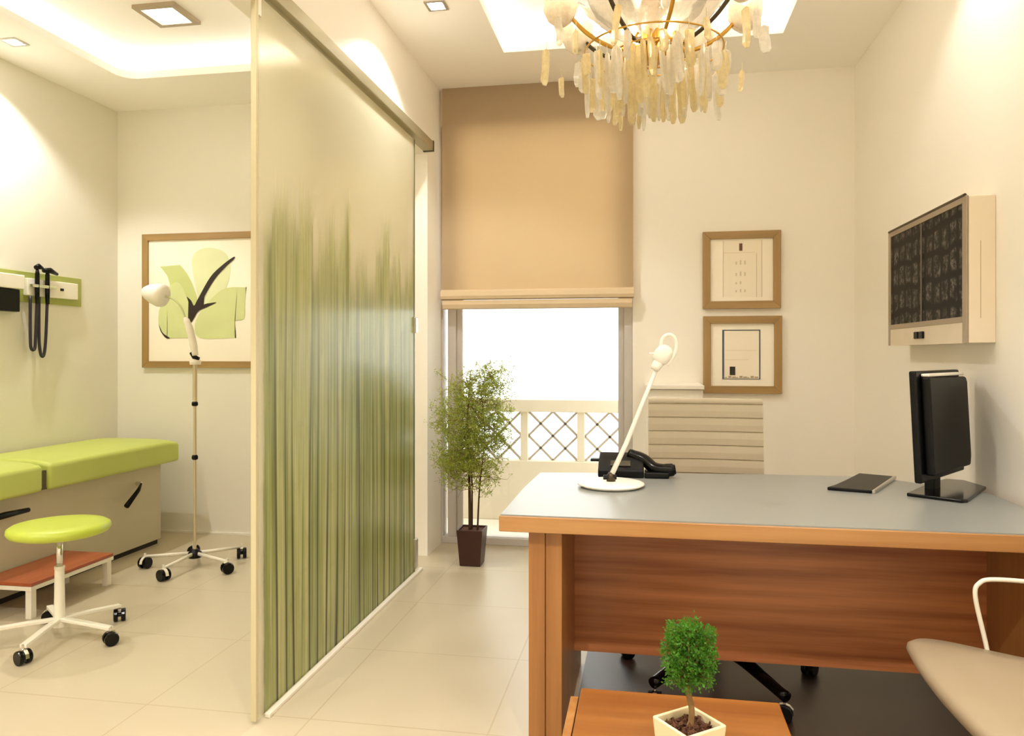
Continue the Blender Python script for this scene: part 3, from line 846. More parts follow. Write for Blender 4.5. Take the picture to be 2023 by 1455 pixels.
# tablet / keyboard tray
q = [onZ(*p_, zt_) for p_ in ((1634, 969), (1722, 976), (1764, 947), (1697, 941), (1670, 955), (1650, 964))]
t = thing('tablet', 'flat black slab with a silver edge lying on the desk before the monitor', 'tablet', (q[1].x, q[1].y, zt_))
obj('slab', prism(B(), q, (0, 0, 0.012)), BLACK, t, bevel=0.003)
e0, e1 = q[1], q[2]
obj('silver_edge', prism(B(), [e0 + Vector((0.001, 0, 0)), e0 + Vector((0.013, 0, 0)), e1 + Vector((0.013, 0, 0)), e1 + Vector((0.001, 0, 0))], (0, 0, 0.013)), SATIN, t, bevel=0.002)

# monitor
mc = Vector((1.045, 2.945, zt_))
t = thing('computer_monitor', 'black computer monitor on the desk seen obliquely from behind', 'monitor', mc)
q = [onZ(*p_, zt_) for p_ in ((1791, 981), (1832, 962), (1868, 952), (1905, 955), (1948, 968), (1912, 994), (1900, 995))]
obj('base', prism(B(), q, (0, 0, 0.012)), BLACKG, t, bevel=0.003)
obj('neck', obox(B(), (1.03, 2.99, zt_ + 0.065), (0.6, 0.8, 0), (-0.8, 0.6, 0), (0, 0, 1), 0.035, 0.017, 0.06), BLACK, t, bevel=0.005)
pn, pf_ = Vector((0.915, 2.80, 0)), Vector((1.19, 3.17, 0))
d = (pf_ - pn).normalized(); nb = Vector((d.y, -d.x, 0))   # nb points to the camera side (monitor's back)
tilt = Vector((0, 0, 1)) - nb * 0.05
tilt.normalize()
mid = (pn + pf_) / 2; L = (pf_ - pn).length
cc = Vector((mid.x, mid.y, zt_ + 0.245))
def slab(u0, u1, v0, v1, w0, w1):
    bm = B()
    pts = [cc + d * u0 + tilt * v0 + nb * w0, cc + d * u1 + tilt * v0 + nb * w0, cc + d * u1 + tilt * v1 + nb * w0, cc + d * u0 + tilt * v1 + nb * w0]
    return prism(bm, pts, nb * (w1 - w0))
obj('bezel', slab(-L / 2, L / 2, -0.19, 0.195, -0.018, 0.006), BLACK, t, bevel=0.006, segs=3)
obj('screen', slab(-L / 2 + 0.02, L / 2 - 0.02, -0.17, 0.175, -0.0195, -0.018), BLACKG, t)
bm = B()
p4 = [(-L / 2 + 0.035, -0.165), (L / 2 - 0.03, -0.165), (L / 2 - 0.015, -0.13), (L / 2 - 0.015, 0.15), (L / 2 - 0.03, 0.17), (-L / 2 + 0.035, 0.175)]
prism(bm, [cc + d * a + tilt * b + nb * 0.006 for a, b in p4], nb * 0.032)
obj('back_cover', bm, BLACK, t, bevel=0.008, segs=3)
obj('top_cover', slab(-L / 2 + 0.04, L / 2 - 0.05, 0.176, 0.186, 0.008, 0.036), WHITE, t, bevel=0.003, label='white strip on top of the back cover')

# ------------------------------------------------------------------ tall plant by the window
def leaf(bm, c, dirv, L, W):
    dirv = dirv.normalized(); s_ = dirv.cross(Vector((random.uniform(-1, 1), random.uniform(-1, 1), random.uniform(-1, 1))))
    if s_.length < 1e-4: return
    s_.normalize()
    a = bm.verts.new(c); b = bm.verts.new(c + dirv * L * 0.5 + s_ * W * 0.5); e = bm.verts.new(c + dirv * L); f = bm.verts.new(c + dirv * L * 0.5 - s_ * W * 0.5)
    bm.faces.new((a, b, e, f))
def rv(k=1.0): return Vector((random.uniform(-k, k), random.uniform(-k, k), random.uniform(-k, k)))
pp = onZ(929, 1119, 0.0)
px_, py_ = pp.x, pp.y + 0.05
t = thing('potted_tree', 'tall feathery olive-green potted tree on the floor before the window', 'potted plant', (px_, py_, 0))
def taper_pot(cx, cy, z0, z1, a, b, m, parent, rim=0.008, rot=0.0):
    bm = B(); q = Matrix.Rotation(rot, 4, 'Z')
    lv = [(a, z0), (b, z1), (b - rim, z1), (b - rim, z1 - 0.02)]
    rings = [[bm.verts.new(Vector((cx, cy, z)) + q @ Vector((sx * r, sy * r, 0))) for sx, sy in ((-1, -1), (1, -1), (1, 1), (-1, 1))] for r, z in lv]
    for r0, r1 in zip(rings, rings[1:]):
        for i in range(4): bm.faces.new((r0[i], r0[(i + 1) % 4], r1[(i + 1) % 4], r1[i]))
    bm.faces.new(rings[0][::-1]); bm.faces.new(rings[-1])
    return obj('pot', bm, m, parent, bevel=0.004, segs=2)
taper_pot(px_, py_, 0, 0.215, 0.062, 0.078, TERRA, t)
obj('soil', box(B(), px_ - 0.066, px_ + 0.066, py_ - 0.066, py_ + 0.066, 0.196, 0.205), SOIL, t)
random.seed(11)
bmf = B()
def grow(bm, p, d_, L, r, depth, lim):
    n = max(2, int(L / 0.035)); pts = [p.copy()]; rs = [r]
    for i in range(n):
        d_ = (d_ + rv(0.28)).normalized(); p = p + d_ * L / n
        if not lim(p): break
        pts.append(p.copy()); rs.append(max(0.0007, r * (1 - 0.8 * (i + 1) / n)))
        if depth > 0 and i >= 1:
            for _ in range(2 if depth > 1 else 2):
                nd = (d_ * 0.5 + rv(0.9) + Vector((0, 0, 0.12))).normalized()
                grow(bm, p, nd, L * random.uniform(0.38, 0.6), rs[-1] * 0.6, depth - 1, lim)
        if depth <= 1:
            for _ in range(6 if depth == 0 else 3):
                leaf(bmf, p + rv(0.008), rv() + Vector((0, 0, 0.1)), random.uniform(0.010, 0.019), random.uniform(0.0035, 0.0065))
    if len(pts) > 1: tube(bm, pts, [x * 0.8 for x in rs], 4)
def lim(p):
    dx = p.x - px_; dy = p.y - py_
    if p.y > YB - 0.10 or p.z > 1.24: return False
    c_ = 0.80; rz = 0.44
    k = 1 - ((p.z - c_) / rz) ** 2
    if p.z < c_ - rz: return True
    rad = 0.225 * math.sqrt(max(0.02, k)) + 0.02
    if p.z > 0.95: dx -= 0.5 * (p.z - 0.95)
    if p.x < -1.30 and p.y > 4.4: return False
    return (dx ** 2 + dy ** 2 * 1.2) < rad ** 2 * random.uniform(0.55, 2.0)
trunks = [
    smooth_path([(px_ - 0.012, py_, 0.2), (px_ - 0.015, py_ - 0.01, 0.5), (px_ - 0.03, py_ + 0.01, 0.85), (px_ - 0.01, py_, 1.15)], 8),
    smooth_path([(px_ + 0.035, py_ - 0.01, 0.2), (px_ + 0.045, py_, 0.45), (px_ + 0.07, py_ + 0.02, 0.75), (px_ + 0.05, py_, 1.08)], 8),
    smooth_path([(px_ - 0.006, py_ + 0.02, 0.2), (px_ - 0.012, py_ + 0.03, 0.55), (px_ - 0.06, py_ + 0.03, 0.8), (px_ - 0.07, py_ + 0.02, 1.05)], 8)]
bmt = B()
for j, tr_ in enumerate(trunks):
    r0 = (0.011, 0.006, 0.006)[j]
    tube(bmt, tr_, [r0 * (1 - 0.8 * i / (len(tr_) - 1)) for i in range(len(tr_))], 8)
obj('trunk', bmt, BARK, t, smooth=True)
bmb = B()
for tr_ in trunks:
    for i, q in enumerate(tr_):
        if q.z < 0.44: continue
        for _ in range(3 if q.z < 0.85 else 2):
            a = random.uniform(0, 2 * PI)
            grow(bmb, q, Vector((math.cos(a), math.sin(a), random.uniform(-0.15, 0.6))), random.uniform(0.10, 0.26), 0.0028, 2, lim)
for zz, tipx, tipz in ((0.95, 0.27, 1.10), (0.82, 0.25, 0.92), (1.0, 0.20, 1.17), (0.9, -0.20, 1.14), (0.6, -0.2, 0.68)):
    q0 = Vector((px_ + 0.02, py_, zz)); q1 = Vector((px_ + tipx, py_ - 0.04, tipz))
    spine = smooth_path([q0, q0.lerp(q1, 0.4) + Vector((0, 0.01, 0.03)), q1], 8)
    tube(bmb, spine, [0.003 - 0.0022 * i / (len(spine) - 1) for i in range(len(spine))], 5)
    for i, q in enumerate(spine[5:]):
        for _ in range(14):
            leaf(bmf, q + rv(0.022), rv(), random.uniform(0.008, 0.017), random.uniform(0.004, 0.007))
obj('branches', bmb, BARKL, t)
o = obj('foliage', bmf, LEAF_A, t)

# ------------------------------------------------------------------ low table with a small tree in the foreground
tz = 0.45
t = thing('side_table', 'low cherry wood table in the foreground before the desk', 'table', (0.08, 1.5, 0))
obj('table_top', box(B(), -0.152, 0.302, 1.25, 1.822, tz - 0.03, tz), TABLEW, t, bevel=0.003)
obj('leg_panel', box(B(), -0.175, -0.156, 1.27, 1.80, 0, tz - 0.012), DESKV, t, bevel=0.002)
obj('leg_panel', box(B(), 0.28, 0.30, 1.27, 1.80, 0, tz - 0.031), DESKV, t, bevel=0.002)
obj('shelf', box(B(), -0.156, 0.28, 1.28, 1.79, 0.14, 0.16), TABLEW, t)
cxp, cyp = 0.082, 1.488
t = thing('potted_topiary', 'small bushy green tree in a square cream pot on the low table', 'potted plant', (cxp, cyp, tz))
taper_pot(cxp, cyp, tz, tz + 0.10, 0.042, 0.0495, mat('cream_glazed_pot', S('#f0e2b8'), 0.3, var=0.03), t, rim=0.007, rot=R(39))
bm = B()
q = Matrix.Rotation(R(39), 4, 'Z')
vs = []
prism(bm, [Vector((cxp, cyp, tz + 0.079)) + q @ Vector((a * 0.041, b * 0.041, 0)) for a, b in ((-1, -1), (1, -1), (1, 1), (-1, 1))], (0, 0, 0.006))
random.seed(3)
for _ in range(150):
    c = Vector((cxp, cyp, tz + 0.087)) + q @ Vector((random.uniform(-0.036, 0.036), random.uniform(-0.036, 0.036), random.uniform(0, 0.003)))
    obox(bm, c, rv(), rv(), rv(), random.uniform(0.003, 0.008), random.uniform(0.002, 0.004), random.uniform(0.001, 0.002))
obj('bark_chips', bm, SOIL, t)
obj('trunk', tube(B(), smooth_path([(cxp + 0.002, cyp, tz + 0.08), (cxp + 0.005, cyp, tz + 0.12), (cxp - 0.002, cyp + 0.003, tz + 0.16), (cxp, cyp, tz + 0.22)], 6), [0.008] * 3 + [0.0058] * 16, 10), BARKL, t, smooth=True)
bm = B(); bmw = B()
random.seed(5)
top = Vector((cxp, cyp, tz + 0.165))
blobs = [((0.0, 0, 0.272), 0.028), ((-0.024, 0, 0.262), 0.026), ((0.026, 0, 0.258), 0.026), ((-0.028, 0, 0.225), 0.024), ((0.03, 0, 0.225), 0.022), ((0.012, 0, 0.25), 0.034), ((-0.012, 0.005, 0.245), 0.033), ((0.016, 0, 0.215), 0.037), ((-0.014, 0, 0.21), 0.036), ((0, -0.015, 0.22), 0.034), ((0, 0.015, 0.225), 0.034), ((0.025, 0, 0.193), 0.028), ((-0.022, 0, 0.193), 0.028), ((0, -0.01, 0.19), 0.028)]
for c, r in blobs:
    cc_ = Vector((cxp, cyp, tz)) + Vector(c)
    for _ in range(90):
        d2 = rv().normalized(); pt = cc_ + d2 * r * random.uniform(0.35, 1.05)
        if random.random() < 0.25: tube(bmw, [top + (cc_ - top) * 0.4, pt], [0.0010, 0.0005], 3)
        for _k in range(7):
            leaf(bm, pt + rv(0.006), rv() + d2 * 0.6, random.uniform(0.004, 0.008), random.uniform(0.0025, 0.0045))
obj('twigs', bmw, BARKL, t)
obj('foliage', bm, LEAF_B, t)

# ------------------------------------------------------------------ visitor chair at the lower right
t = thing('visitor_chair', 'cream upholstered visitor chair with thin metal arm at the right edge', 'chair', (0.93, 1.98, 0))
sz = 0.455
pts = [(0.70, 1.62), (0.685, 1.95), (0.70, 2.20), (0.725, 2.275), (0.80, 2.275), (0.95, 2.19), (1.10, 2.12), (1.16, 2.10), (1.16, 1.60), (1.1, 1.55), (0.76, 1.56)]
sp = smooth_path([(x, y, 0) for x, y in pts] + [(pts[0][0], pts[0][1], 0)], 4)[:-1]
ctr = Vector((0.93, 1.92, 0))
bm = B(); rings = []
for sc_, z in ((0.90, -0.045), (0.965, -0.034), (1.0, -0.016), (0.992, -0.003), (0.95, 0.008), (0.7, 0.014), (0.35, 0.016)):
    rings.append([bm.verts.new((ctr.x + (q.x - ctr.x) * sc_, ctr.y + (q.y - ctr.y) * sc_, sz + z)) for q in sp])
n = len(sp)
for r0, r1 in zip(rings, rings[1:]):
    for i in range(n): bm.faces.new((r0[i], r0[(i + 1) % n], r1[(i + 1) % n], r1[i]))
bm.faces.new(rings[0][::-1]); bm.faces.new(rings[-1])
obj('seat', bm, CREAM, t, smooth=True)
ya_ = 2.24
for yy_ in (2.23, 1.57):
    a = [(0.905, yy_ - 0.01, sz - 0.03), (0.90, yy_, sz + 0.02), (0.875, yy_, sz + 0.14), (0.885, yy_, sz + 0.178), (0.925, yy_, sz + 0.19), (1.05, yy_, sz + 0.186), (1.17, yy_, sz + 0.18)]
    obj('arm_frame', tube(B(), smooth_path(a, 6), 0.006, 10), WMETAL, t, smooth=True)
bm = B()
obox(bm, (1.185, 1.9, 0.68), (0, 1, 0), (0.98, 0, -0.15), (0.15, 0, 0.98), 0.28, 0.022, 0.24)
obj('backrest', bm, CREAM, t, bevel=0.02, segs=4)
for lx, ly in ((1.0, 2.10), (1.0, 1.68), (1.12, 2.04), (1.12, 1.68)):
    obj('leg', tube(B(), [(lx, ly, 0), (lx, ly, sz - 0.035)], 0.009, 12), CHROME, t, smooth=True)

# ------------------------------------------------------------------ examination couch
XF = -3.16
t = thing('examination_couch', 'green padded examination couch along the left wall', 'examination couch', (-3.4, 3.7, 0))
obj('base_cabinet', box(B(), -3.66, XF, 2.70, 4.55, 0.03, 0.535), BASEG, t, bevel=0.004)
obj('toe_kick', box(B(), -3.64, XF - 0.012, 2.72, 4.53, 0.0, 0.03), TOE, t)
def pad(ya, yb, z0, z1, name):
    bm = B(); x0, x1 = -3.68, -3.075; nx, ny = 8, 10; g1 = []
    for j in range(ny + 1):
        y = ya + (yb - ya) * j / ny
        bl = 0.03 if (yb > 4.5 and j == ny) else 0.0
        rowt = []
        for i in range(nx + 1):
            s_ = i / nx * 2 - 1
            z = z1 + 0.02 * (1 - s_ ** 4) - bl * 0.5
            rowt.append(bm.verts.new((x0 + (x1 - x0) * i / nx, y, z)))
        g1.append(rowt)
    for j in range(ny):
        for i in range(nx): bm.faces.new((g1[j][i], g1[j][i + 1], g1[j + 1][i + 1], g1[j + 1][i]))
    r = bmesh.ops.extrude_face_region(bm, geom=bm.faces[:])
    for v in [e for e in r['geom'] if isinstance(e, bmesh.types.BMVert)]: v.co.z = z0
    return obj(name, bm, GREEN, t, bevel=0.022, segs=4)
pad(3.505, 4.63, 0.535, 0.672, 'mattress')
pad(2.62, 3.46, 0.535, 0.672, 'mattress')
bm = B(); box(bm, -3.64, -3.10, 3.455, 3.51, 0.54, 0.64)
obj('hinge_gap', bm, mat('hinge_grey', S('#5d5540'), 0.6), t)
hA = onX(275, 956, XF + 0.02); hB = onX(250, 1001, XF + 0.06)
obj('crank', tube(B(), [(XF - 0.005, hA.y, hA.z), (XF + 0.035, hA.y, hA.z)], 0.013), CHROME, t)
obj('crank_grip', tube(B(), [(XF + 0.035, hA.y, hA.z), hA.lerp(hB, 0.3) + Vector((0.02, 0, 0)), hB], [0.006, 0.012, 0.016], 12), BLACK, t, smooth=True)
hC = onX(58, 1008, XF + 0.05)
obj('lever', tube(B(), [(XF + 0.05, hC.y - 0.36, hC.z - 0.005), (XF + 0.05, hC.y - 0.15, hC.z + 0.004), (XF + 0.045, hC.y, hC.z)], [0.01, 0.017, 0.012], 12), BLACK, t, smooth=True)
obj('lever_mount', box(B(), XF - 0.001, XF + 0.05, hC.y - 0.2, hC.y - 0.16, hC.z - 0.01, hC.z + 0.01), BLACK, t)

# step stool
t = thing('step_stool', 'low step with reddish wooden top and pale metal legs beside the couch', 'step stool', (-2.99, 3.38, 0))
obj('tread', box(B(), -3.14, -2.84, 3.12, 3.68, 0.155, 0.172), STEPW, t, bevel=0.003)
bm = B()
box(bm, -3.14, -2.84, 3.12, 3.135, 0.135, 0.1545); box(bm, -3.14, -2.84, 3.665, 3.68, 0.135, 0.1545)
box(bm, -2.855, -2.84, 3.135, 3.665, 0.135, 0.1545); box(bm, -3.14, -3.125, 3.135, 3.665, 0.135, 0.1545)
obj('apron', bm, WMETAL, t)
for lx in (-2.862, -3.118):
    for ly in (3.142, 3.655):
        obj('leg', box(B(), lx - 0.016, lx + 0.016, ly - 0.016, ly + 0.016, 0.0, 0.135), WMETAL, t, bevel=0.002)

# rolling stool
sx_, sy_ = -2.53, 2.935
t = thing('rolling_stool', 'round lime-green stool on a white post with casters', 'stool', (sx_, sy_, 0))
zs = 0.46
obj('seat', lathe(B(), (sx_, sy_, zs), [(0, 0), (0.17, 0.0), (0.193, 0.008), (0.202, 0.022), (0.200, 0.037), (0.185, 0.047), (0.14, 0.052), (0, 0.054)], 48), GREEN2, t, smooth=True)
obj('seat_plate', lathe(B(), (sx_, sy_, zs - 0.012), [(0, 0), (0.07, 0), (0.08, 0.011), (0, 0.0115)], 24), SATIN, t)
obj('gas_lift', lathe(B(), (sx_, sy_, 0.30), [(0.0, 0), (0.013, 0), (0.013, 0.148), (0, 0.148)], 20), CHROME, t, smooth=True)
obj('post', lathe(B(), (sx_, sy_, 0.055), [(0.0, 0), (0.024, 0), (0.022, 0.05), (0.019, 0.25), (0.021, 0.255), (0.021, 0.265), (0.0, 0.266)], 24), WMETAL, t)
for k in range(5):
    an = R(67 - 72 * k); d = Vector((math.cos(an), math.sin(an), 0)); RR = 0.27
    pts = [Vector((sx_, sy_, 0.088)) + d * 0.015, Vector((sx_, sy_, 0.082)) + d * 0.14, Vector((sx_, sy_, 0.072)) + d * RR]
    bm = B()
    for q0, q1 in zip(pts, pts[1:]):
        dd = q1 - q0; L_ = dd.length; dd.normalize(); n_ = Vector((-d.y, d.x, 0))
        obox(bm, (q0 + q1) / 2, dd, n_, dd.cross(n_), L_ / 2 + 0.002, 0.014, 0.008)
    obj('leg', bm, WMETAL, t, bevel=0.003)
    caster(t, sx_ + d.x * RR, sy_ + d.y * RR, 0.029, BLACKG, an + 1.0)

# examination lamp on stand
lx, ly = -2.62, 4.07
lx = onY(385, 900, ly).x
t = thing('examination_lamp', 'white examination lamp on a thin rolling stand before the flower picture', 'floor lamp', (lx, ly, 0))
zt2 = onY(385, 712, ly).z
obj('pole', lathe(B(), (lx, ly, 0.08), [(0, 0), (0.0085, 0), (0.0085, 0.55), (0.0095, 0.55), (0.0095, 0.88), (0.013, 0.88), (0.013, zt2 - 0.08), (0, zt2 - 0.08)], 16), mat('pale_steel', S('#cfc0a0'), 0.3, 0.4), t)
for yy_ in (798, 904):
    z = onY(387, yy_, ly).z
    obj('clamp', lathe(B(), (lx, ly, z - 0.014), [(0, 0), (0.013, 0), (0.018, 0.006), (0.018, 0.02), (0.012, 0.028), (0, 0.028)], 16), BLACK, t)
z = onY(385, 1090, ly).z
obj('hub', lathe(B(), (lx, ly, 0.055), [(0, 0), (0.035, 0), (0.038, 0.03), (0.018, 0.05), (0, 0.05)], 20), BLACK, t)
for k in range(5):
    an = R(-92 + 72 * k); d = Vector((math.cos(an), math.sin(an), 0)); RR = 0.28
    obj('leg', tube(B(), [Vector((lx, ly, 0.08)) + d * 0.02, Vector((lx, ly, 0.07)) + d * RR], [0.011, 0.008], 10), WMETAL, t, smooth=True)
    caster(t, lx + d.x * RR, ly + d.y * RR, 0.032, BLACKG, an + 1.2, WMETAL)
def L2(px, py, dy=0.0): return onY(px, py, ly + dy)
obj('collar', lathe(B(), L2(386, 716), [(0, -0.014), (0.03, -0.014), (0.033, 0.0), (0.03, 0.012), (0, 0.012)], 20), WMETAL, t)
obj('joint', tube(B(), [L2(393, 709), L2(384, 706), L2(378, 697)], [0.010, 0.014, 0.012], 12), BLACK, t, smooth=True)
obj('arm', tube(B(), smooth_path([L2(386, 703), L2(381, 675), L2(373, 645), L2(366, 628)], 5), [0.018] * 3 + [0.021] * 8 + [0.018] * 3 + [0.012] * 2, 14), WMETAL, t, smooth=True)
obj('gooseneck', tube(B(), smooth_path([L2(367, 632), L2(358, 608), L2(343, 592), L2(326, 585)], 6), 0.0055, 10), mat('pale_green_cover', S('#c3c890'), 0.5), t, smooth=True)
a, b = L2(326, 586), L2(276, 574)
axx = (b - a).normalized()
obj('lamp_head', lathe(B(), a, [(0, -0.004), (0.045, -0.004), (0.066, 0.01), (0.070, 0.035), (0.060, 0.08), (0.045, 0.115), (0.028, 0.14), (0.012, 0.15), (0, 0.152)], 32, axis=axx), WHITE, t, smooth=True)

# wall rail with diagnostic set
rx = XL
ra = onX(158, 552, rx); rb = onX(0, 533, rx)
t = thing('wall_instrument_rail', 'green rail with white holders and black hanging handles on the left wall', 'instrument rail', (rx, 4.0, 1.56))
obj('rail', box(B(), rx, rx + 0.012, 3.2, ra.y, 1.565, 1.75), GREENR, t, bevel=0.003)
u0, u1 = onX(56, 570, rx + 0.05).y, onX(157, 570, rx + 0.05).y
obj('holder', box(B(), rx + 0.012, rx + 0.045, u0, u1 - 0.005, 1.605, 1.71), WHITE, t, bevel=0.005)
obj('holder_lip', box(B(), rx + 0.045, rx + 0.075, u0 + 0.01, u0 + 0.20, 1.655, 1.675), CHROME, t, bevel=0.003)
obj('indicator', box(B(), rx + 0.045, rx + 0.05, u1 - 0.16, u1 - 0.135, 1.652, 1.668), BLACK, t)
v1 = onX(44, 560, rx + 0.05).y
obj('holder', box(B(), rx + 0.012, rx + 0.07, v1 - 0.35, v1, 1.635, 1.72), WHITE, t, bevel=0.006)
obj('cuff_basket', box(B(), rx + 0.012, rx + 0.06, v1 - 0.32, v1 - 0.025, 1.50, 1.632), BLACK, t, bevel=0.006)
for k, yy_ in enumerate((u0 + 0.055, u0 + 0.135)):
    xx = rx + 0.062
    h = obj('instrument_handle', tube(B(), [(xx, yy_, 1.56), (xx, yy_, 1.64), (xx, yy_, 1.74), (xx, yy_, 1.765)], [0.012, 0.014, 0.013, 0.008], 12), BLACKG, t, smooth=True)
    hd = [(xx, yy_ - 0.012, 1.775), (xx, yy_ + 0.01, 1.785), (xx, yy_ + 0.04, 1.778)] if k == 0 else [(xx, yy_ - 0.03, 1.765), (xx, yy_ + 0.02, 1.77), (xx, yy_ + 0.08, 1.752)]
    obj('instrument_head', tube(B(), hd, [0.014, 0.018, 0.009], 12), BLACK, h, smooth=True)
CORD = mat('dark_violet_cord', S('#2c2630'), 0.4)
a0_, a1_ = u0 + 0.005, u0 + 0.055
for (p0_, p1_, zb2) in ((u0 + 0.015, u0 + 0.055, 1.27), (u0 + 0.082, u0 + 0.135, 1.235)):
    xx = rx + 0.05
    pts = smooth_path([(xx, p0_, 1.60), (xx, p0_, 1.35), (xx, (p0_ + p1_) / 2 - 0.012, zb2 + 0.012), (xx, (p0_ + p1_) / 2 + 0.012, zb2 + 0.012), (xx, p1_, 1.35), (xx + 0.01, p1_, 1.57)], 6)
    obj('cord', tube(B(), pts, 0.009, 10), CORD, t, smooth=True)

# ------------------------------------------------------------------ chandelier
random.seed(21)
hx, hy = 0.026, 2.60
def HC(px, py): return onY(px, py, hy).z
t = thing('chandelier', 'crystal chandelier with gold stem hanging from the ceiling recess', 'chandelier', (hx, hy, 2.09))
obj('stem', lathe(B(), (hx, hy, 2.24), [(0, 0), (0.05, 0.0), (0.06, 0.015), (0.045, 0.05), (0.03, 0.12), (0.026, 0.20), (0.045, 0.27), (0.05, 0.33), (0.02, 0.38), (0.008, 0.42), (0.008, 0.80), (0.05, 0.86), (0.055, HU - 2.24), (0, HU - 2.24)], 24), GOLD, t, smooth=True)
obj('upper_ring', tube(B(), [(hx + 0.23 * math.cos(2 * PI * i / 40), hy + 0.23 * math.sin(2 * PI * i / 40), 2.27) for i in range(40)], 0.003, 8, closed=True), GOLD, t, smooth=True)
obj('lower_ring', tube(B(), [(hx + 0.13 * math.cos(2 * PI * i / 32), hy + 0.13 * math.sin(2 * PI * i / 32), 2.262) for i in range(32)], 0.003, 8, closed=True), GOLD, t, smooth=True)
BULB = emit('candle_bulb', (1.0, 0.9, 0.7, 1), 16.0)
NA = 8
for k in range(NA):
    an = 2 * PI * k / NA + R(14); d = Vector((math.cos(an), math.sin(an), 0)); c = Vector((hx, hy, 0))
    pts = smooth_path([c + d * 0.03 + Vector((0, 0, 2.29)), c + d * 0.12 + Vector((0, 0, 2.275)), c + d * 0.22 + Vector((0, 0, 2.32)), c + d * 0.30 + Vector((0, 0, 2.40)), c + d * 0.315 + Vector((0, 0, 2.43))], 6)
    arm = obj('arm', tube(B(), pts, 0.007, 10), DARKM if k % 2 else GOLD, t, smooth=True)
    e = c + d * 0.315
    obj('glass_cup', lathe(B(), e + Vector((0, 0, 2.345)), [(0, 0), (0.02, 0.002), (0.042, 0.02), (0.056, 0.05), (0.060, 0.085), (0.052, 0.12), (0.048, 0.12), (0.054, 0.085), (0.050, 0.052), (0.038, 0.026), (0.018, 0.009), (0, 0.008)], 20), CRYSTG, arm, smooth=True)
    obj('bulb', lathe(B(), e + Vector((0, 0, 2.44)), [(0, 0), (0.009, 0.002), (0.013, 0.02), (0.010, 0.045), (0.003, 0.062), (0, 0.064)], 14), BULB, arm, smooth=True)
# large pale glass leaves between the arms
for k in range(8):
    an = 2 * PI * k / 8 + R(36); d = Vector((math.cos(an), math.sin(an), 0)); n_ = Vector((-d.y, d.x, 0)); c = Vector((hx, hy, 0))
    bm = B(); rows = []
    for i in range(7):
        s_ = i / 6
        rr_ = 0.06 + 0.20 * s_; z = 2.30 + 0.16 * s_ ** 1.3; wd = 0.085 * math.sin(PI * (0.12 + 0.8 * s_)) + 0.004
        rows.append([bm.verts.new(c + d * (rr_ + 0.012 * (j - 2) ** 2 / 4) + n_ * wd * (j - 2) / 2 + Vector((0, 0, z + 0.010 * random.uniform(-1, 1) + 0.012 * abs(j - 2)))) for j in range(5)])
    for r0, r1 in zip(rows, rows[1:]):
        for j in range(4): bm.faces.new((r0[j], r0[j + 1], r1[j + 1], r1[j]))
    bmesh.ops.solidify(bm, geom=bm.faces[:], thickness=0.005)
    obj('glass_leaf', bm, CRYST, t, smooth=True)
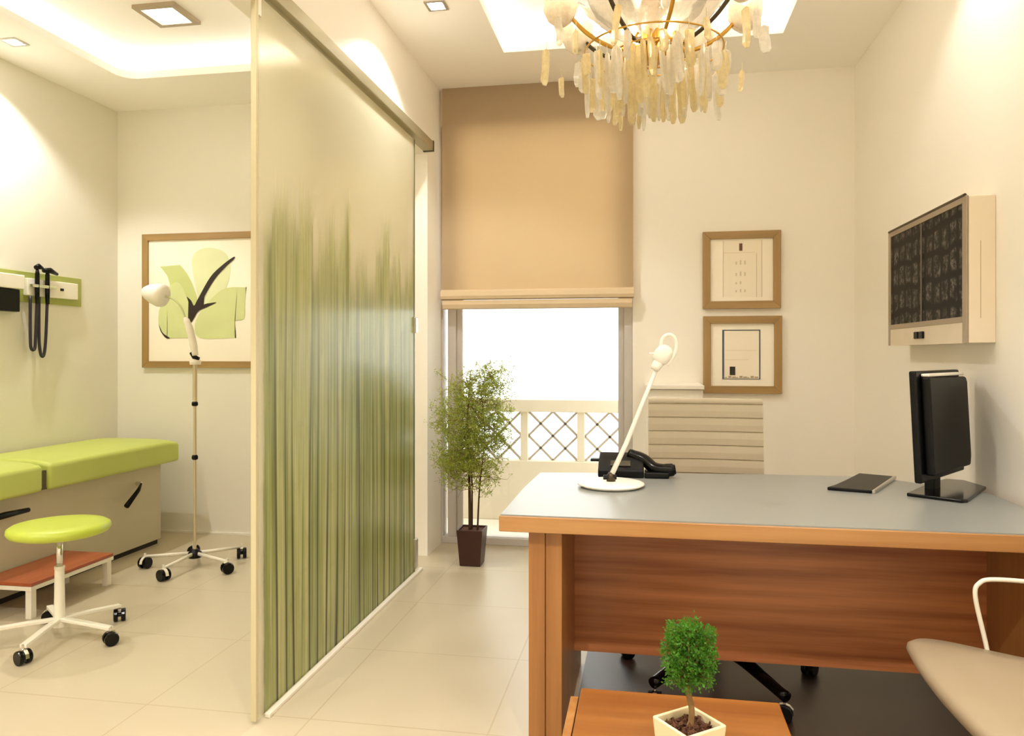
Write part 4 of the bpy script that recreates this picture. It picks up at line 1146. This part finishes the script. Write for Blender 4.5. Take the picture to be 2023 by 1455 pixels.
# crystal drops, six irregular shapes reused
def drop_mesh(i):
    L_ = (0.18, 0.15, 0.12, 0.165, 0.09, 0.07)[i]; w_ = (0.015, 0.021, 0.017, 0.013, 0.020, 0.016)[i]
    bm = B(); rs = random.Random(i + 40)
    prof = [(0.45, 0.0), (0.9, -0.05), (1.0, -0.3), (0.95, -0.6), (1.0, -0.88), (0.55, -1.0)]
    rings = []
    for r, z in prof:
        ox, oy = rs.uniform(-0.12, 0.12) * w_, rs.uniform(-0.12, 0.12) * w_
        rings.append([bm.verts.new((ox + w_ * r * rs.uniform(0.8, 1.15) * math.cos(2 * PI * k / 5), oy + 0.6 * w_ * r * rs.uniform(0.8, 1.15) * math.sin(2 * PI * k / 5), z * L_)) for k in range(5)])
    for a, b in zip(rings, rings[1:]):
        for k in range(5): bm.faces.new((a[k], a[(k + 1) % 5], b[(k + 1) % 5], b[k]))
    bm.faces.new(rings[0][::-1]); bm.faces.new(rings[-1])
    tube(bm, [(0, 0, -0.004), (0, 0, 0.03)], 0.0012, 4)
    me = bpy.data.meshes.new('crystal_drop'); bmesh.ops.recalc_face_normals(bm, faces=bm.faces[:]); bm.to_mesh(me); bm.free()
    me.materials.append(CRYSTA if i in (0, 2, 5) else CRYST)
    return me
DM = [drop_mesh(i) for i in range(6)]
def put_drop(r, an, z, i):
    o = bpy.data.objects.new('crystal_drop', DM[i]); C.objects.link(o); o.parent = t
    o.location = (r * math.cos(an), r * math.sin(an), z - 2.09)
    o.rotation_euler = (random.uniform(-0.09, 0.09), random.uniform(-0.09, 0.09), random.uniform(0, 6.28))
for k in range(30): put_drop(0.235, 2 * PI * k / 30 + random.uniform(-.07, .07), 2.235 + random.uniform(-0.03, 0.02), (1, 2, 3, 4, 2, 5)[k % 6])
for k in range(22): put_drop(0.18, 2 * PI * k / 22 + random.uniform(-.07, .07), 2.25 + random.uniform(-0.03, 0.01), (0, 3, 1, 2)[k % 4])
for k in range(16): put_drop(0.12, 2 * PI * k / 16 + random.uniform(-.07, .07), 2.245 + random.uniform(-0.02, 0.01), (0, 3, 0)[k % 3])
for k in range(8): put_drop(0.06, 2 * PI * k / 8, 2.235, (0, 3)[k % 2])
for k in range(16): put_drop(0.36 - 0.02 * (k % 2), 2 * PI * k / 16 + R(4), 2.34 - 0.05 * ((k * 5) % 3), (4, 5, 2)[k % 3])
for k in range(10):
    an = 2 * PI * k / 10 + 0.2
    d = Vector((math.cos(an), math.sin(an), 0)); c = Vector((hx, hy, 0))
    obj('gold_strand', tube(B(), smooth_path([c + d * 0.035 + Vector((0, 0, 2.52)), c + d * 0.045 + Vector((0, 0, 2.42)), c + d * 0.06 + Vector((0, 0, 2.34)), c + d * 0.115 + Vector((0, 0, 2.262))], 5), 0.005, 8), GOLD, t, smooth=True)
for k in range(4):
    an = 2 * PI * k / 4 + 0.6
    d = Vector((math.cos(an), math.sin(an), 0)); c = Vector((hx, hy, 0))
    obj('bulb', lathe(B(), c + d * 0.085 + Vector((0, 0, 2.285)), [(0, 0), (0.009, 0.002), (0.014, 0.02), (0.011, 0.042), (0, 0.055)], 14), BULB, t, smooth=True)
